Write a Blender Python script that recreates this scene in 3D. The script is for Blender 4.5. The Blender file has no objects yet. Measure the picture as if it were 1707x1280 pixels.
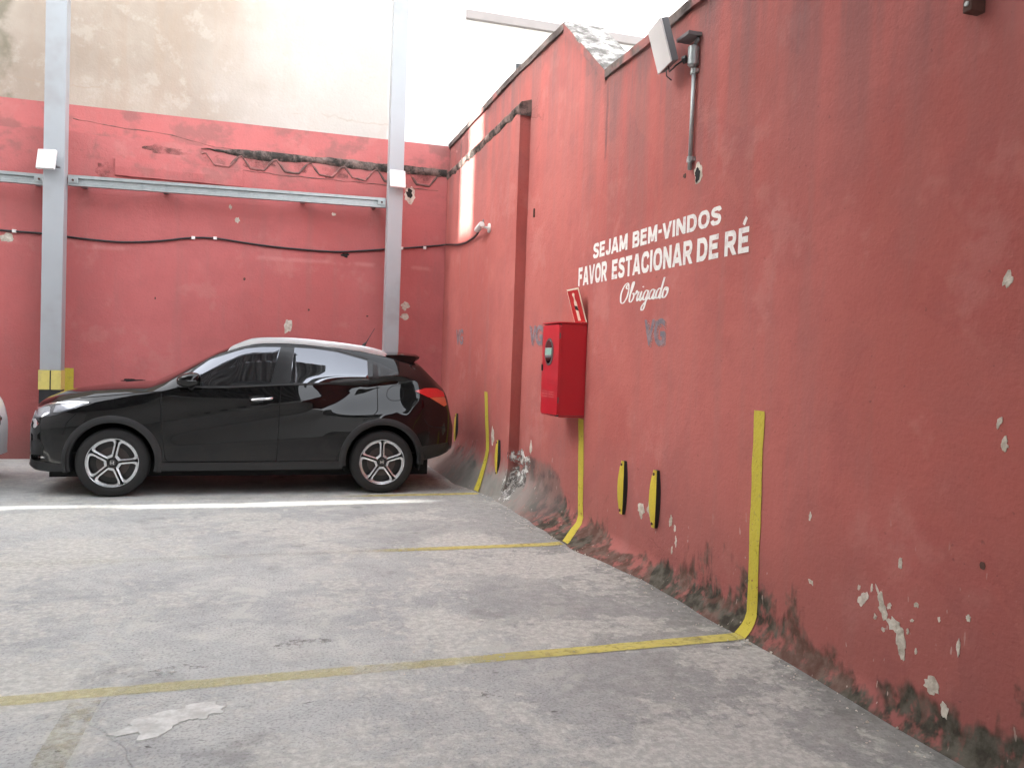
import bpy, bmesh, math, random
import numpy as np
from mathutils import Vector, Matrix, noise as mnoise

random.seed(7)
R = math.radians
scene = bpy.context.scene
col = scene.collection

# ------------------------------------------------------------------ camera
YAW, PIT, ROL = 0.29456, -0.031525, 0.035061
CAM = Vector((-2.61214, 0.0, 1.48412))
def camera():
    cy, sy, cp, sp = math.cos(YAW), math.sin(YAW), math.cos(PIT), math.sin(PIT)
    F = Vector((sy * cp, cy * cp, sp)); Rt = Vector((cy, -sy, 0)); U = Rt.cross(F)
    c, s = math.cos(ROL), math.sin(ROL)
    R2 = c * Rt + s * U; U2 = -s * Rt + c * U
    cd = bpy.data.cameras.new("camera"); cd.sensor_width = 36.0; cd.lens = 1362.37 / 1707 * 36
    cd.clip_start = 0.05; cd.clip_end = 2000
    o = bpy.data.objects.new("camera", cd); col.objects.link(o)
    o.matrix_world = Matrix(((R2.x, U2.x, -F.x, CAM.x), (R2.y, U2.y, -F.y, CAM.y), (R2.z, U2.z, -F.z, CAM.z), (0, 0, 0, 1)))
    scene.camera = o
camera()

# ------------------------------------------------------------------ sky, sun, exposure
SUN_EL = 25.0
w = bpy.data.worlds.new("World"); scene.world = w; w.use_nodes = True
nt = w.node_tree
bg = nt.nodes["Background"]
sky = nt.nodes.new("ShaderNodeTexSky"); sky.sky_type = 'NISHITA'; sky.sun_disc = False
sky.sun_elevation = R(SUN_EL); sky.sun_rotation = R(-90); sky.air_density = 1.0; sky.dust_density = 3.0; sky.ozone_density = 1.0
hs = nt.nodes.new("ShaderNodeHueSaturation"); hs.inputs["Saturation"].default_value = 0.18
nt.links.new(sky.outputs[0], hs.inputs["Color"]); nt.links.new(hs.outputs[0], bg.inputs[0])
bg.inputs[1].default_value = 0.15
sd = bpy.data.lights.new("sun", 'SUN'); sd.energy = 2.8; sd.angle = R(0.9); sd.color = (1, .96, .90)
so = bpy.data.objects.new("sun", sd); col.objects.link(so)
so.rotation_euler = (0, R(-(90 - SUN_EL)), 0); so.location = (-20, 5, 20)
vs = scene.view_settings
vs.view_transform = 'Standard'; vs.look = 'None'; vs.gamma = 1.0; vs.use_curve_mapping = False
vs.exposure = 3.32
scene.cycles.use_denoising = True
scene.cycles.max_bounces = 7; scene.cycles.diffuse_bounces = 3; scene.cycles.use_adaptive_sampling = True; scene.cycles.adaptive_threshold = .05
scene.cycles.sample_clamp_indirect = 8.0

# ------------------------------------------------------------------ node helper
class M:
    """small wrapper for writing a procedural material"""
    def __init__(s, name, rough=.8, metal=0.0, spec=.5, coat=0.0):
        s.m = bpy.data.materials.new(name); s.m.use_nodes = True
        s.t = s.m.node_tree; s.b = s.t.nodes["Principled BSDF"]
        s.b.inputs["Roughness"].default_value = rough; s.b.inputs["Metallic"].default_value = metal
        s.b.inputs["Specular IOR Level"].default_value = spec; s.b.inputs["Coat Weight"].default_value = coat
        s.b.inputs["Coat Roughness"].default_value = .02
        s._p = None
    def n(s, kind): return s.t.nodes.new(kind)
    def ln(s, a, b): s.t.links.new(a, b)
    def put(s, sock, v):
        if hasattr(v, "is_linked") or hasattr(v, "links"): s.ln(v, sock)
        elif isinstance(v, (tuple, list)) and len(v) == 3 and sock.type == 'RGBA': sock.default_value = (*v, 1)
        else: sock.default_value = v
    def pos(s):
        if s._p is None: s._p = s.n("ShaderNodeTexCoord").outputs["Object"]
        return s._p
    def gen(s): return s.n("ShaderNodeTexCoord").outputs["Object"]
    def xyz(s):
        n = s.n("ShaderNodeSeparateXYZ"); s.ln(s.pos(), n.inputs[0]); return n.outputs
    def mapped(s, sc=(1, 1, 1), off=(0, 0, 0)):
        n = s.n("ShaderNodeMapping"); s.ln(s.pos(), n.inputs[0]); n.inputs["Scale"].default_value = sc; n.inputs["Location"].default_value = off
        return n.outputs[0]
    def noise(s, scale=1, detail=4, rough=.55, sc=(1, 1, 1), off=(0, 0, 0), dist=0):
        n = s.n("ShaderNodeTexNoise"); s.ln(s.mapped(sc, off), n.inputs["Vector"])
        n.inputs["Scale"].default_value = scale; n.inputs["Detail"].default_value = min(detail, 4); n.inputs["Roughness"].default_value = rough; n.inputs["Distortion"].default_value = dist
        return n.outputs["Fac"]
    def edge(s, scale, off=(0, 0, 0), warp=.25):
        """distance to voronoi cell borders with a warped position: cracks"""
        nz = s.n("ShaderNodeTexNoise"); s.ln(s.mapped((1, 1, 1), off), nz.inputs["Vector"]); nz.inputs["Scale"].default_value = scale * 2.2; nz.inputs["Detail"].default_value = 3
        vm = s.n("ShaderNodeVectorMath"); vm.operation = 'SCALE'; s.ln(nz.outputs["Color"], vm.inputs[0]); vm.inputs["Scale"].default_value = warp / scale * 4
        va = s.n("ShaderNodeVectorMath"); va.operation = 'ADD'; s.ln(s.mapped((1, 1, 1), off), va.inputs[0]); s.ln(vm.outputs[0], va.inputs[1])
        v = s.n("ShaderNodeTexVoronoi"); v.feature = 'DISTANCE_TO_EDGE'; v.inputs["Scale"].default_value = scale; s.ln(va.outputs[0], v.inputs["Vector"])
        return v.outputs["Distance"]
    def math(s, op, a, b=0.0, clamp=False):
        n = s.n("ShaderNodeMath"); n.operation = op; n.use_clamp = clamp; s.put(n.inputs[0], a); s.put(n.inputs[1], b); return n.outputs[0]
    def mul(s, a, b): return s.math('MULTIPLY', a, b)
    def add(s, a, b): return s.math('ADD', a, b)
    def sub(s, a, b): return s.math('SUBTRACT', a, b)
    def step(s, v, lo, hi, a=0.0, b=1.0):
        n = s.n("ShaderNodeMapRange"); n.interpolation_type = 'SMOOTHSTEP'; s.put(n.inputs[0], v)
        n.inputs[1].default_value = lo; n.inputs[2].default_value = hi; n.inputs[3].default_value = a; n.inputs[4].default_value = b
        return n.outputs[0]
    def mix(s, f, a, b):
        n = s.n("ShaderNodeMix"); n.data_type = 'RGBA'; s.put(n.inputs[0], f); s.put(n.inputs[6], a); s.put(n.inputs[7], b); return n.outputs[2]
    def color(s, c): s.put(s.b.inputs["Base Color"], c); return s
    def rough(s, r): s.put(s.b.inputs["Roughness"], r); return s
    def bump(s, h, dist=.01, strength=1.0):
        n = s.n("ShaderNodeBump"); n.inputs["Strength"].default_value = strength; n.inputs["Distance"].default_value = dist
        s.ln(h, n.inputs["Height"]); s.ln(n.outputs[0], s.b.inputs["Normal"]); return s
    def alpha(s, a): s.put(s.b.inputs["Alpha"], a); return s

MAT = {}
def simple(key, c, rough=.6, metal=0., spec=.5, coat=0., var=.12, scale=14, bump=0.0, dirt=None):
    m = M(key, rough, metal, spec, coat)
    f = m.noise(scale, 4)
    cc = m.mix(f, tuple(x * (1 - var) for x in c), tuple(min(1, x * (1 + var)) for x in c))
    if dirt: cc = m.mix(m.step(m.noise(scale * .35, 6, .65), .5, .72), cc, dirt)
    m.color(cc)
    if bump: m.bump(m.noise(scale * 6, 3), bump)
    MAT[key] = m.m
    return m

def red_plaster(key, wall):
    """old red paint on plaster; wall 'R' = the side wall (runs along y), 'B' = the back wall (runs along x)"""
    m = M(key, .82, spec=.25)
    x, y, z = m.xyz()
    along = (.0, 1, .0) if wall == 'R' else (1, 0, 0)
    big = m.noise(.55, 5, .6, off=(3, 1, 2))
    mid = m.noise(2.6, 6, .62, off=(0, 5, 1))
    streak = m.noise(1.0, 5, .6, sc=(5, 5, .45), off=(2, 0, 7))
    fine = m.noise(38, 4, .6)
    if wall == 'R':
        A, B, C = (.40, .108, .092), (.455, .138, .120), (.36, .112, .100)
    else:
        A, B, C = (.45, .122, .117), (.51, .150, .145), (.41, .125, .120)
    c = m.mix(m.step(big, .36, .64), A, B)
    c = m.mix(m.mul(m.step(mid, .45, .68), .55), c, C)
    c = m.mix(m.mul(m.step(fine, .52, .75), .22), c, tuple(v * .72 for v in C))
    c = m.mix(m.mul(m.step(streak, .50, .70), .30), c, (.32, .145, .135))
    # faded pale bloom patches, repaint edges
    c = m.mix(m.mul(m.step(m.noise(1.5, 7, .7, off=(9, 9, 1)), .56, .66), .32), c, (.50, .21, .19))
    if wall == 'R':
        top = m.step(y, 6.25, 7.2, 3.86, 4.6)
        dtop = m.sub(top, z)
        g = m.mul(m.step(dtop, 0.0, 1.9, 1, 0), m.step(m.noise(1, 5, .62, sc=(4, 4.2, .28), off=(1, 3, 0)), .36, .66))
        c = m.mix(m.mul(g, .80), c, (.185, .115, .112))
        g2 = m.mul(m.step(dtop, 0.0, .35, 1, 0), m.step(m.noise(6, 5, .65), .35, .62))
        c = m.mix(m.mul(g2, .6), c, (.13, .095, .09))
        # seam under the notch
        sm = m.mul(m.math('LESS_THAN', m.math('ABSOLUTE', m.sub(m.add(y, m.mul(m.sub(m.noise(5, 4), .5), .06)), 6.22)), .02), m.mul(m.step(z, 2.75, 3.3), m.step(m.noise(3, 4, off=(4, 2, 2)), .38, .56)))
        c = m.mix(m.mul(sm, .75), c, (.11, .07, .065))
        sm2 = m.mul(m.step(m.math('ABSOLUTE', m.sub(y, 6.22)), 0, .35, 1, 0), m.step(z, 2.4, 3.9))
        c = m.mix(m.mul(sm2, m.mul(m.step(m.noise(3, 5, sc=(1, 2.5, .3)), .4, .65), .55)), c, (.20, .10, .095))
        # grime over the lower metre, grey dust
        low = m.step(m.add(z, m.mul(m.sub(m.noise(1.2, 5, .65, off=(5, 0, 0)), .5), .9)), .25, 1.05, 1, 0)
        c = m.mix(m.mul(low, .42), c, (.24, .105, .095))
        # black mould climbing from the ground
        nz = m.noise(2.3, 8, .68, sc=(1, 1, .75), off=(0, .7, 0), dist=.4)
        nv = m.noise(1.0, 5, .6, sc=(7, 7, 1.1), off=(4, 0, 0))
        hn = m.step(m.noise(.9, 2, .5, off=(7, 1.3, 0)), .35, .65, .25, .66)
        k = m.sub(m.add(m.mul(m.sub(nz, .5), 2.6), m.add(m.mul(m.sub(nv, .5), 1.0), .50)), m.math('DIVIDE', z, hn))
        mould = m.step(k, -.10, .22)
        mould = m.mul(mould, m.step(m.noise(6.5, 4, .68, sc=(1, 1, .8), off=(1, 9, 4)), .34, .48, .18, .96))
        c = m.mix(mould, c, m.mix(m.step(m.noise(13, 5), .35, .68), (.026, .029, .020), (.105, .105, .082)))
        # patch of bare, mouldy mortar near the thick section
        dy = m.math('POWER', m.mul(m.sub(y, 7.45), 1.15), 2.0); dz = m.math('POWER', m.mul(m.sub(z, .16), 2.0), 2.0)
        dd = m.add(m.add(dy, dz), m.mul(m.sub(m.noise(3.2, 6, .65), .5), .9))
        c = m.mix(m.mul(m.step(dd, .34, .60, 1, 0), .82), c, m.mix(m.step(m.noise(5, 5), .4, .6), (.07, .07, .062), (.20, .13, .115)))
        # grey dusty skirt far away
        sk = m.mul(m.step(y, 6.9, 8.0), m.step(m.add(z, m.mul(m.sub(m.noise(4, 6, .65), .5), .5)), .16, .46, 1, 0))
        c = m.mix(m.mul(sk, .85), c, m.mix(m.noise(6, 5), (.20, .185, .165), (.34, .32, .29)))
        rp = m.step(m.noise(.8, 4, .6, off=(3, 6, 5), dist=.8), .515, .53)
        c = m.mix(m.mul(rp, .14), c, (.50, .16, .13))
        pit = m.mul(m.step(m.noise(30, 3, .5, off=(8, 1, 1)), .70, .73), .45)
        c = m.mix(pit, c, (.16, .07, .06))
        # little white scratches
        sc = m.mul(m.step(m.noise(26, 3, .5, sc=(1, 1.3, .45)), .685, .715), m.step(z, .15, 1.15, 1, 0))
        sc = m.mul(sc, m.step(m.noise(1.6, 3, off=(2, 2, 2)), .42, .58))
        c = m.mix(m.mul(sc, .55), c, (.58, .48, .42))
    else:
        # water stains under the old roof line and along the ledge
        g = m.mul(m.step(z, 3.35, 4.1), m.step(m.noise(2.2, 7, .68, sc=(1, 1, 1.2), off=(3.3, 0, 0)), .49, .63))
        c = m.mix(m.mul(g, .62), c, (.15, .10, .088))
        hz = m.math('ABSOLUTE', m.sub(m.add(z, m.mul(m.sub(m.noise(3.5, 5, .6), .5), .16)), 4.10))
        bandm = m.mul(m.step(hz, .02, .11, 1, 0), m.mul(m.step(x, -3.7, -2.6), m.step(m.noise(1.5, 3, off=(0, 0, 4)), .25, .42)))
        c = m.mix(m.mul(bandm, .85), c, m.mix(m.noise(14, 4), (.07, .065, .055), (.19, .165, .14)))
        c = m.mix(m.mul(m.step(z, 3.3, 4.3), .25), c, (.60, .235, .22))
        c = m.mix(m.mul(m.step(m.math('ABSOLUTE', m.sub(z, 2.72)), .0, .05, 1, 0), m.mul(m.step(m.noise(2.5, 4, off=(1, 1, 9)), .46, .6), .4)), c, (.62, .28, .26))
        low = m.step(m.add(z, m.mul(m.sub(m.noise(1.3, 5, .65), .5), .7)), .1, .7, 1, 0)
        c = m.mix(m.mul(low, .6), c, (.13, .085, .075))  # foot of the wall darkened: shade under the car put into the colour
        left = m.mul(m.step(m.math('ABSOLUTE', m.sub(x, -5.32)), 0, .4, 1, 0), .22)
        c = m.mix(left, c, (.22, .09, .085))
    cr = m.edge(.75, off=(1.7, .4, 2.2), warp=.12)
    cm = m.mul(m.step(cr, 0.0, .006, 1, 0), m.step(m.noise(.8, 3, off=(5, 3, 8)), .60, .70))
    c = m.mix(m.mul(cm, .30), c, (.10, .05, .045))
    m.color(c)
    h = m.add(m.add(m.mul(m.noise(7, 6, .6), .6), m.mul(m.noise(45, 4, .6), .30)), m.mul(m.noise(3.2, 4, .6, sc=(1, 1, 2.6), off=(6, 2, 2), dist=1.2), .22))
    h = m.sub(h, m.mul(cm, .25))
    m.bump(h, .018, .55)
    MAT[key] = m.m

def build_materials():
    red_plaster('red_side', 'R'); red_plaster('red_back', 'B')
    # cream painted upper wall
    m = M('cream', .85, spec=.25); x, y, z = m.xyz()
    c = m.mix(m.step(m.noise(.7, 5, .6), .35, .65), (.37, .305, .245), (.45, .385, .32))
    c = m.mix(m.mul(m.step(m.noise(1, 6, .65, sc=(3, 3, .5)), .48, .68), .45), c, (.40, .305, .23))
    c = m.mix(m.mul(m.step(m.noise(3.0, 6, .7, off=(4, 4, 4)), .52, .66), .5), c, (.50, .445, .385))
    c = m.mix(m.mul(m.step(m.add(x, m.mul(m.sub(m.noise(.8, 4), .5), 3.0)), -4.2, -1.6), .7), c, (.56, .535, .50))  # paler to the right: stronger light there is put into the colour
    c = m.mix(m.step(m.add(x, m.mul(m.sub(m.noise(2.0, 3), .5), .1)), -1.02, -.92), c, (.80, .79, .77))  # near-white past the right column: blown-out light painted into the wall
    c = m.mix(m.mul(m.step(m.noise(22, 4, .6), .56, .7), .18), c, (.45, .36, .28))
    st = m.mul(m.step(m.math('ABSOLUTE', m.add(x, m.add(5.86, m.mul(m.sub(m.noise(2.4, 5), .5), .35)))), .02, .16, 1, 0), m.step(m.noise(2, 5, .6, off=(0, 0, 3)), .35, .55))
    c = m.mix(m.mul(st, .7), c, (.16, .15, .10))
    bl = m.mul(m.step(m.math('ABSOLUTE', m.add(z, m.add(-4.8, m.mul(m.sub(m.noise(2.4, 5), .5), .3)))), .0, .02, 1, 0), m.step(m.noise(1.3, 3, off=(2, 0, 3)), .45, .6))
    c = m.mix(m.mul(bl, .4), c, (.4, .3, .22))
    m.color(c); m.bump(m.add(m.noise(6, 6, .6), m.mul(m.noise(40, 3), .3)), .015, .5); MAT['cream'] = m.m
    # concrete yard
    m = M('concrete_floor', .78, spec=.35); x, y, z = m.xyz()
    big = m.noise(.55, 6, .62, off=(2, 3, 0)); mid = m.noise(1.7, 7, .66, sc=(1, 1.3, 1), off=(8, 1, 0), dist=.35); fine = m.noise(9, 6, .7); grit = m.noise(70, 3, .6)
    c = m.mix(m.step(big, .38, .62), (.365, .372, .365), (.455, .462, .445))
    c = m.mix(m.mul(m.step(mid, .45, .62), .62), c, (.52, .52, .485))
    c = m.mix(m.mul(m.step(m.noise(2.4, 8, .72, off=(1, 7, 0), dist=.5), .50, .68), .34), c, (.27, .272, .265))
    c = m.mix(m.mul(m.step(fine, .48, .70), .30), c, (.25, .25, .24))
    c = m.mix(m.mul(m.step(m.noise(14, 6, .72, off=(5, 5, 0)), .53, .66), .45), c, (.55, .56, .525))
    c = m.mix(m.mul(m.step(grit, .46, .70), .55), c, (.15, .147, .14))
    c = m.mix(m.mul(m.mul(m.step(m.noise(3.3, 5, .7, sc=(1.2, 1, 1), off=(2.5, 4, 0), dist=.6), .54, .62), m.step(m.noise(.7, 2, off=(6, 2, 0)), .42, .58)), .5), c, (.54, .545, .49))
    stain = m.mul(m.step(m.add(m.noise(1.6, 4, .6, off=(9, 9, 0)), m.mul(m.sub(m.noise(8, 4, .7), .5), .25)), .60, .70), .45)
    c = m.mix(stain, c, (.17, .165, .155))
    pits = m.mul(m.step(m.noise(17, 3, .5, sc=(.6, 1.5, 1)), .71, .735), m.step(m.noise(1.1, 3, off=(3, 8, 0)), .45, .58))
    c = m.mix(m.mul(pits, .8), c, (.07, .066, .06))
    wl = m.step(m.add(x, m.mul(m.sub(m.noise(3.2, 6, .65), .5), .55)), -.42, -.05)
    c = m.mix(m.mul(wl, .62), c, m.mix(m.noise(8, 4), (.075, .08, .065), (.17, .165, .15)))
    c = m.mix(m.mul(m.step(m.add(x, m.mul(m.sub(m.noise(1.1, 4, .65, off=(2, 6, 0)), .5), 1.6)), -2.5, -.2), .58), c, m.mix(m.step(m.noise(19, 4, .7), .42, .62), (.17, .17, .158), (.27, .268, .25)))  # broad grime toward the side wall, plus shade put into the floor colour
    wornn = m.add(m.noise(.95, 4, .6, off=(4.4, 2.2, 0), dist=.5), m.mul(m.sub(m.noise(11, 4, .72, off=(7, 3, 0)), .5), .42))
    worn = m.step(wornn, .50, .575)
    c = m.mix(m.mul(worn, .70), c, m.mix(m.step(m.noise(26, 4, .7), .4, .65), (.40, .395, .36), (.60, .59, .54)))
    cr = m.edge(.42, off=(.6, 1.4, .0), warp=.10)
    cm = m.mul(m.step(cr, 0, .0035, 1, 0), m.step(m.noise(.6, 3, off=(1, 1, 0)), .54, .62))
    c = m.mix(m.mul(cm, .06), c, (.09, .085, .08))
    m.color(c); m.rough(m.step(fine, .3, .7, .68, .88))
    m.bump(m.sub(m.add(m.add(m.mul(m.noise(5, 7, .65), .8), m.mul(worn, -.25)), m.mul(grit, .40)), m.add(m.mul(pits, .5), m.mul(cm, .4))), .02, .6); MAT['concrete_floor'] = m.m
    # road paint on the floor, worn away from the wall
    m = M('floor_yellow', .7, spec=.35); x, y, z = m.xyz()
    c = m.mix(m.noise(5, 5), (.54, .46, .10), (.64, .56, .17)); c = m.mix(m.mul(m.step(m.noise(30, 4), .5, .7), .35), c, (.35, .31, .2)); m.color(c)
    cov = m.step(m.add(x, m.mul(m.sub(m.noise(2.2, 5, .65), .5), .7)), -1.75, -.85, .36, .93)
    a = m.math('MULTIPLY', cov, m.step(m.noise(22, 6, .7, off=(3, 0, 0)), .28, .52, .55, 1.0), True)
    a = m.mul(a, m.step(m.noise(2.7, 5, .65, off=(9, 2, 0)), .30, .46, .35, 1.0)); m.alpha(a); MAT['floor_yellow'] = m.m
    m = M('floor_yellow_far', .7, spec=.35); x, y, z = m.xyz()
    m.color(m.mix(m.noise(5, 5), (.50, .42, .10), (.58, .50, .18)))
    m.alpha(m.mul(m.step(m.add(x, m.mul(m.sub(m.noise(2.2, 5, .65), .5), .5)), -2.0, -1.0, .07, .9), m.step(m.noise(22, 6, .7, off=(3, 0, 0)), .28, .52, .5, 1.0))); MAT['floor_yellow_far'] = m.m
    m = M('floor_yellow_faint', .75, spec=.3)
    m.color(m.mix(m.noise(9, 5), (.42, .38, .16), (.46, .42, .24)))
    m.alpha(m.mul(m.step(m.noise(12, 6, .7), .38, .62), .34)); MAT['floor_yellow_faint'] = m.m
    m = M('wall_yellow', .62, spec=.4); x, y, z = m.xyz()
    c = m.mix(m.noise(6, 5), (.50, .41, .035), (.60, .50, .07)); c = m.mix(m.mul(m.step(m.noise(24, 6, .7), .58, .68), .55), c, (.30, .24, .08))
    m.color(c); m.bump(m.noise(45, 4), .012, .4)
    sc = m.add(m.mul(m.step(m.noise(34, 5, .7, off=(3, 3, 0)), .64, .69), .9), m.mul(m.mul(m.step(m.noise(13, 4, .72, off=(4, 8, 2)), .58, .68), m.step(z, .1, .6, 1, .15)), .8)); m.alpha(m.math('SUBTRACT', 1.0, sc, True)); MAT['wall_yellow'] = m.m
    # painted letters
    m = M('white_letter', .7, spec=.3); m.color(m.mix(m.step(m.noise(18, 6, .7), .48, .72), (.80, .77, .73), (.62, .50, .47)))
    m.alpha(m.math('SUBTRACT', 1.0, m.mul(m.step(m.noise(60, 5, .7), .63, .70), .6))); MAT['white_letter'] = m.m
    m = M('blue_letter', .7, spec=.3); m.color(m.mix(m.step(m.noise(12, 5, .7), .4, .65), (.17, .165, .19), (.30, .22, .235))); m.alpha(m.step(m.noise(25, 6, .7), .30, .42, .35, .92)); MAT['blue_letter'] = m.m
    m = M('ghost_letter', .7, spec=.3); m.color((.50, .32, .33)); m.alpha(m.step(m.noise(14, 5, .7), .35, .6, .15, .55)); MAT['ghost_letter'] = m.m
    # concrete coping, chips
    m = M('coping', .9, spec=.2); c = m.mix(m.step(m.noise(3, 6, .65), .35, .62), (.085, .07, .065), (.20, .165, .15))
    c = m.mix(m.step(m.noise(2.2, 5, .6, off=(4, 4, 4)), .52, .64), c, (.34, .15, .135)); m.color(c); m.bump(m.noise(14, 6, .7), .03, .8); MAT['coping'] = m.m
    m = M('cap_concrete', .9, spec=.2); m.color(m.mix(m.step(m.noise(7, 7, .7), .40, .62), (.13, .12, .11), (.40, .385, .36))); m.bump(m.noise(14, 6, .7), .03, .8); MAT['cap_concrete'] = m.m
    m = M('bare_plaster', .9, spec=.2); m.color(m.mix(m.step(m.noise(11, 6, .7), .35, .65), (.42, .37, .30), (.66, .61, .53))); m.bump(m.noise(40, 4), .015, .6); MAT['bare_plaster'] = m.m
    m = M('mould_mortar', .92, spec=.2); m.color(m.mix(m.step(m.noise(5, 6, .7), .4, .62), (.05, .045, .040), (.22, .16, .14))); m.bump(m.noise(22, 6, .7), .03, .8); MAT['mould_mortar'] = m.m
    m = M('scar', .92, spec=.2); m.color(m.mix(m.step(m.noise(4, 6, .7), .4, .62), (.15, .095, .085), (.40, .15, .14))); MAT['scar'] = m.m
    m = M('mould_smudge', .92, spec=.2); m.color(m.mix(m.noise(8, 4), (.06, .05, .042), (.14, .10, .085))); m.alpha(m.step(m.noise(4.5, 4, .7), .36, .80, 0, .85)); MAT['mould_smudge'] = m.m
    m = M('efflorescence', .92, spec=.2); m.color(m.mix(m.step(m.noise(12, 7, .75), .40, .62), (.13, .12, .11), (.62, .60, .56)))
    m.alpha(m.step(m.noise(9, 7, .75, off=(2, 0, 0)), .40, .55)); m.bump(m.noise(22, 6, .7), .03, .8); MAT['efflorescence'] = m.m
    m = M('floor_patch', .85, spec=.3); m.color(m.mix(m.step(m.noise(9, 7, .7), .35, .65), (.46, .46, .43), (.66, .66, .63))); m.bump(m.noise(35, 5), .015, .6); MAT['floor_patch'] = m.m
    m = M('floor_spall', .9, spec=.25); m.color(m.mix(m.step(m.noise(16, 7, .7), .42, .58), (.23, .23, .215), (.50, .50, .46))); m.alpha(m.step(m.noise(10, 6, .7, off=(3, 3, 0)), .46, .62, 0, .55)); m.bump(m.noise(30, 5), .02, .8); MAT['floor_spall'] = m.m
    simple('hole_dark', (.012, .011, .010), .9)
    simple('rust', (.09, .04, .03), .8, scale=40, var=.4)
    # steel
    m = simple('column_paint', (.35, .37, .385), .45, scale=3, var=.06, dirt=(.30, .30, .30)); m.bump(m.noise(5, 3), .004, .4)
    simple('galvanised', (.38, .41, .41), .42, metal=.65, scale=25, var=.15, dirt=(.30, .34, .34))
    simple('column_yellow', (.66, .56, .16), .6, scale=18, dirt=(.50, .42, .15))
    simple('column_black', (.022, .022, .024), .6, scale=18)
    simple('fixture_white', (.74, .74, .72), .4, scale=9, var=.04)
    simple('fixture_grey', (.16, .16, .165), .5, scale=9)
    simple('lens_white', (.78, .79, .78), .16, scale=6, var=.03)
    simple('cable_black', (.018, .016, .018), .5)
    simple('pvc_white', (.72, .69, .66), .45)
    simple('roof_sheet', (.30, .30, .30), .5, scale=2, var=.25)
    simple('rough_wall', (.38, .33, .28), .9, scale=1.5, var=.25)
    simple('pale_facade', (.72, .70, .68), .85, scale=1.0, var=.05)
    simple('facade_trim', (.20, .18, .175), .85, scale=3)
    simple('cabinet_red', (.52, .018, .030), .33, scale=4, var=.06, coat=.25, dirt=(.46, .022, .033))
    simple('vent_pale', (.60, .20, .20), .5)
    simple('sign_red', (.50, .025, .025), .5, scale=6)
    simple('sign_cream', (.80, .78, .62), .5, scale=6, var=.03)
    simple('sign_black', (.02, .02, .02), .5)
    simple('seal_grey', (.13, .10, .10), .6)
    simple('extinguisher_label', (.28, .50, .42), .5, scale=50, var=.3)
    simple('rubber_black', (.02, .02, .021), .75, scale=40, bump=.003)
    simple('guard_yellow', (.58, .44, .035), .6, scale=16, dirt=(.30, .25, .05), bump=.004)
    # car
    def paint(key, c, dust):
        m = M(key, .12, spec=.0, coat=1.0); m.b.inputs['Coat IOR'].default_value = 1.52; m.b.inputs["Coat Roughness"].default_value = .015
        x, y, z = m.xyz()
        d = m.add(m.mul(m.step(m.noise(2.5, 5, .65), .45, .8), dust), m.mul(m.step(m.add(z, m.mul(m.noise(6, 4), .3)), .35, .75, 1, 0), .10))
        m.color(m.mix(d, c, (.10, .095, .09))); m.put(m.b.inputs['Coat Roughness'], m.step(z, .3, .8, .06, .015)); MAT[key] = m.m
    paint('paint_black', (.0025, .0025, .0028), .015); paint('paint_white', (.72, .73, .73), .02)
    simple('car_glass', (.17, .175, .19), .02, metal=1.0, var=.03)
    simple('car_plastic', (.016, .016, .017), .55, scale=60, bump=.002)
    simple('car_trim', (.02, .021, .022), .22, spec=.5)
    simple('car_liner', (.006, .006, .006), .95)
    simple('tyre_rubber', (.012, .012, .012), .72, scale=50, bump=.003)
    simple('alloy_silver', (.68, .70, .72), .24, metal=.75, scale=30, var=.06)
    simple('alloy_black', (.010, .010, .010), .3, scale=30)
    simple('brake_steel', (.09, .075, .07), .45, metal=.7, scale=30)
    simple('chrome', (.75, .75, .76), .09, metal=1.0, var=.02)
    simple('rail_silver', (.80, .81, .82), .25, metal=.5, var=.04)
    simple('lamp_clear', (.26, .27, .30), .10, metal=.35, coat=1.0, scale=45, var=.35)
    simple('lamp_dark', (.05, .052, .06), .08, metal=.2, coat=1.0, scale=45, var=.4)
    simple('lamp_red', (.48, .008, .010), .10, coat=1.0, scale=60, var=.25)
    simple('lamp_amber', (.50, .10, .04), .10, coat=1.0, scale=60, var=.25)
    simple('door_gap', (.0015, .0015, .0015), .9)
build_materials()

# ------------------------------------------------------------------ mesh helpers
def mk(name, verts, faces, mat, parent=None, smooth=False, sharp=None):
    me = bpy.data.meshes.new(name); me.from_pydata([tuple(map(float, v)) for v in verts], [], faces); me.validate()
    bm = bmesh.new(); bm.from_mesh(me); bmesh.ops.recalc_face_normals(bm, faces=bm.faces); bm.to_mesh(me); bm.free()
    return link(name, me, mat, parent, smooth, sharp)
def link(name, me, mat, parent=None, smooth=False, sharp=None):
    me.materials.append(MAT[mat])
    if smooth: me.polygons.foreach_set("use_smooth", [True] * len(me.polygons))
    if smooth and sharp: me.set_sharp_from_angle(angle=R(sharp))
    o = bpy.data.objects.new(name, me); col.objects.link(o); o.parent = parent
    return o
def empty(name, loc=(0, 0, 0), rz=0.0):
    o = bpy.data.objects.new(name, None); col.objects.link(o); o.location = loc; o.rotation_euler = (0, 0, rz); o.empty_display_size = .2
    return o
def tag(o, label, cat, group=None):
    o["label"] = label; o["category"] = cat
    if group: o["group"] = group
    return o
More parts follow.
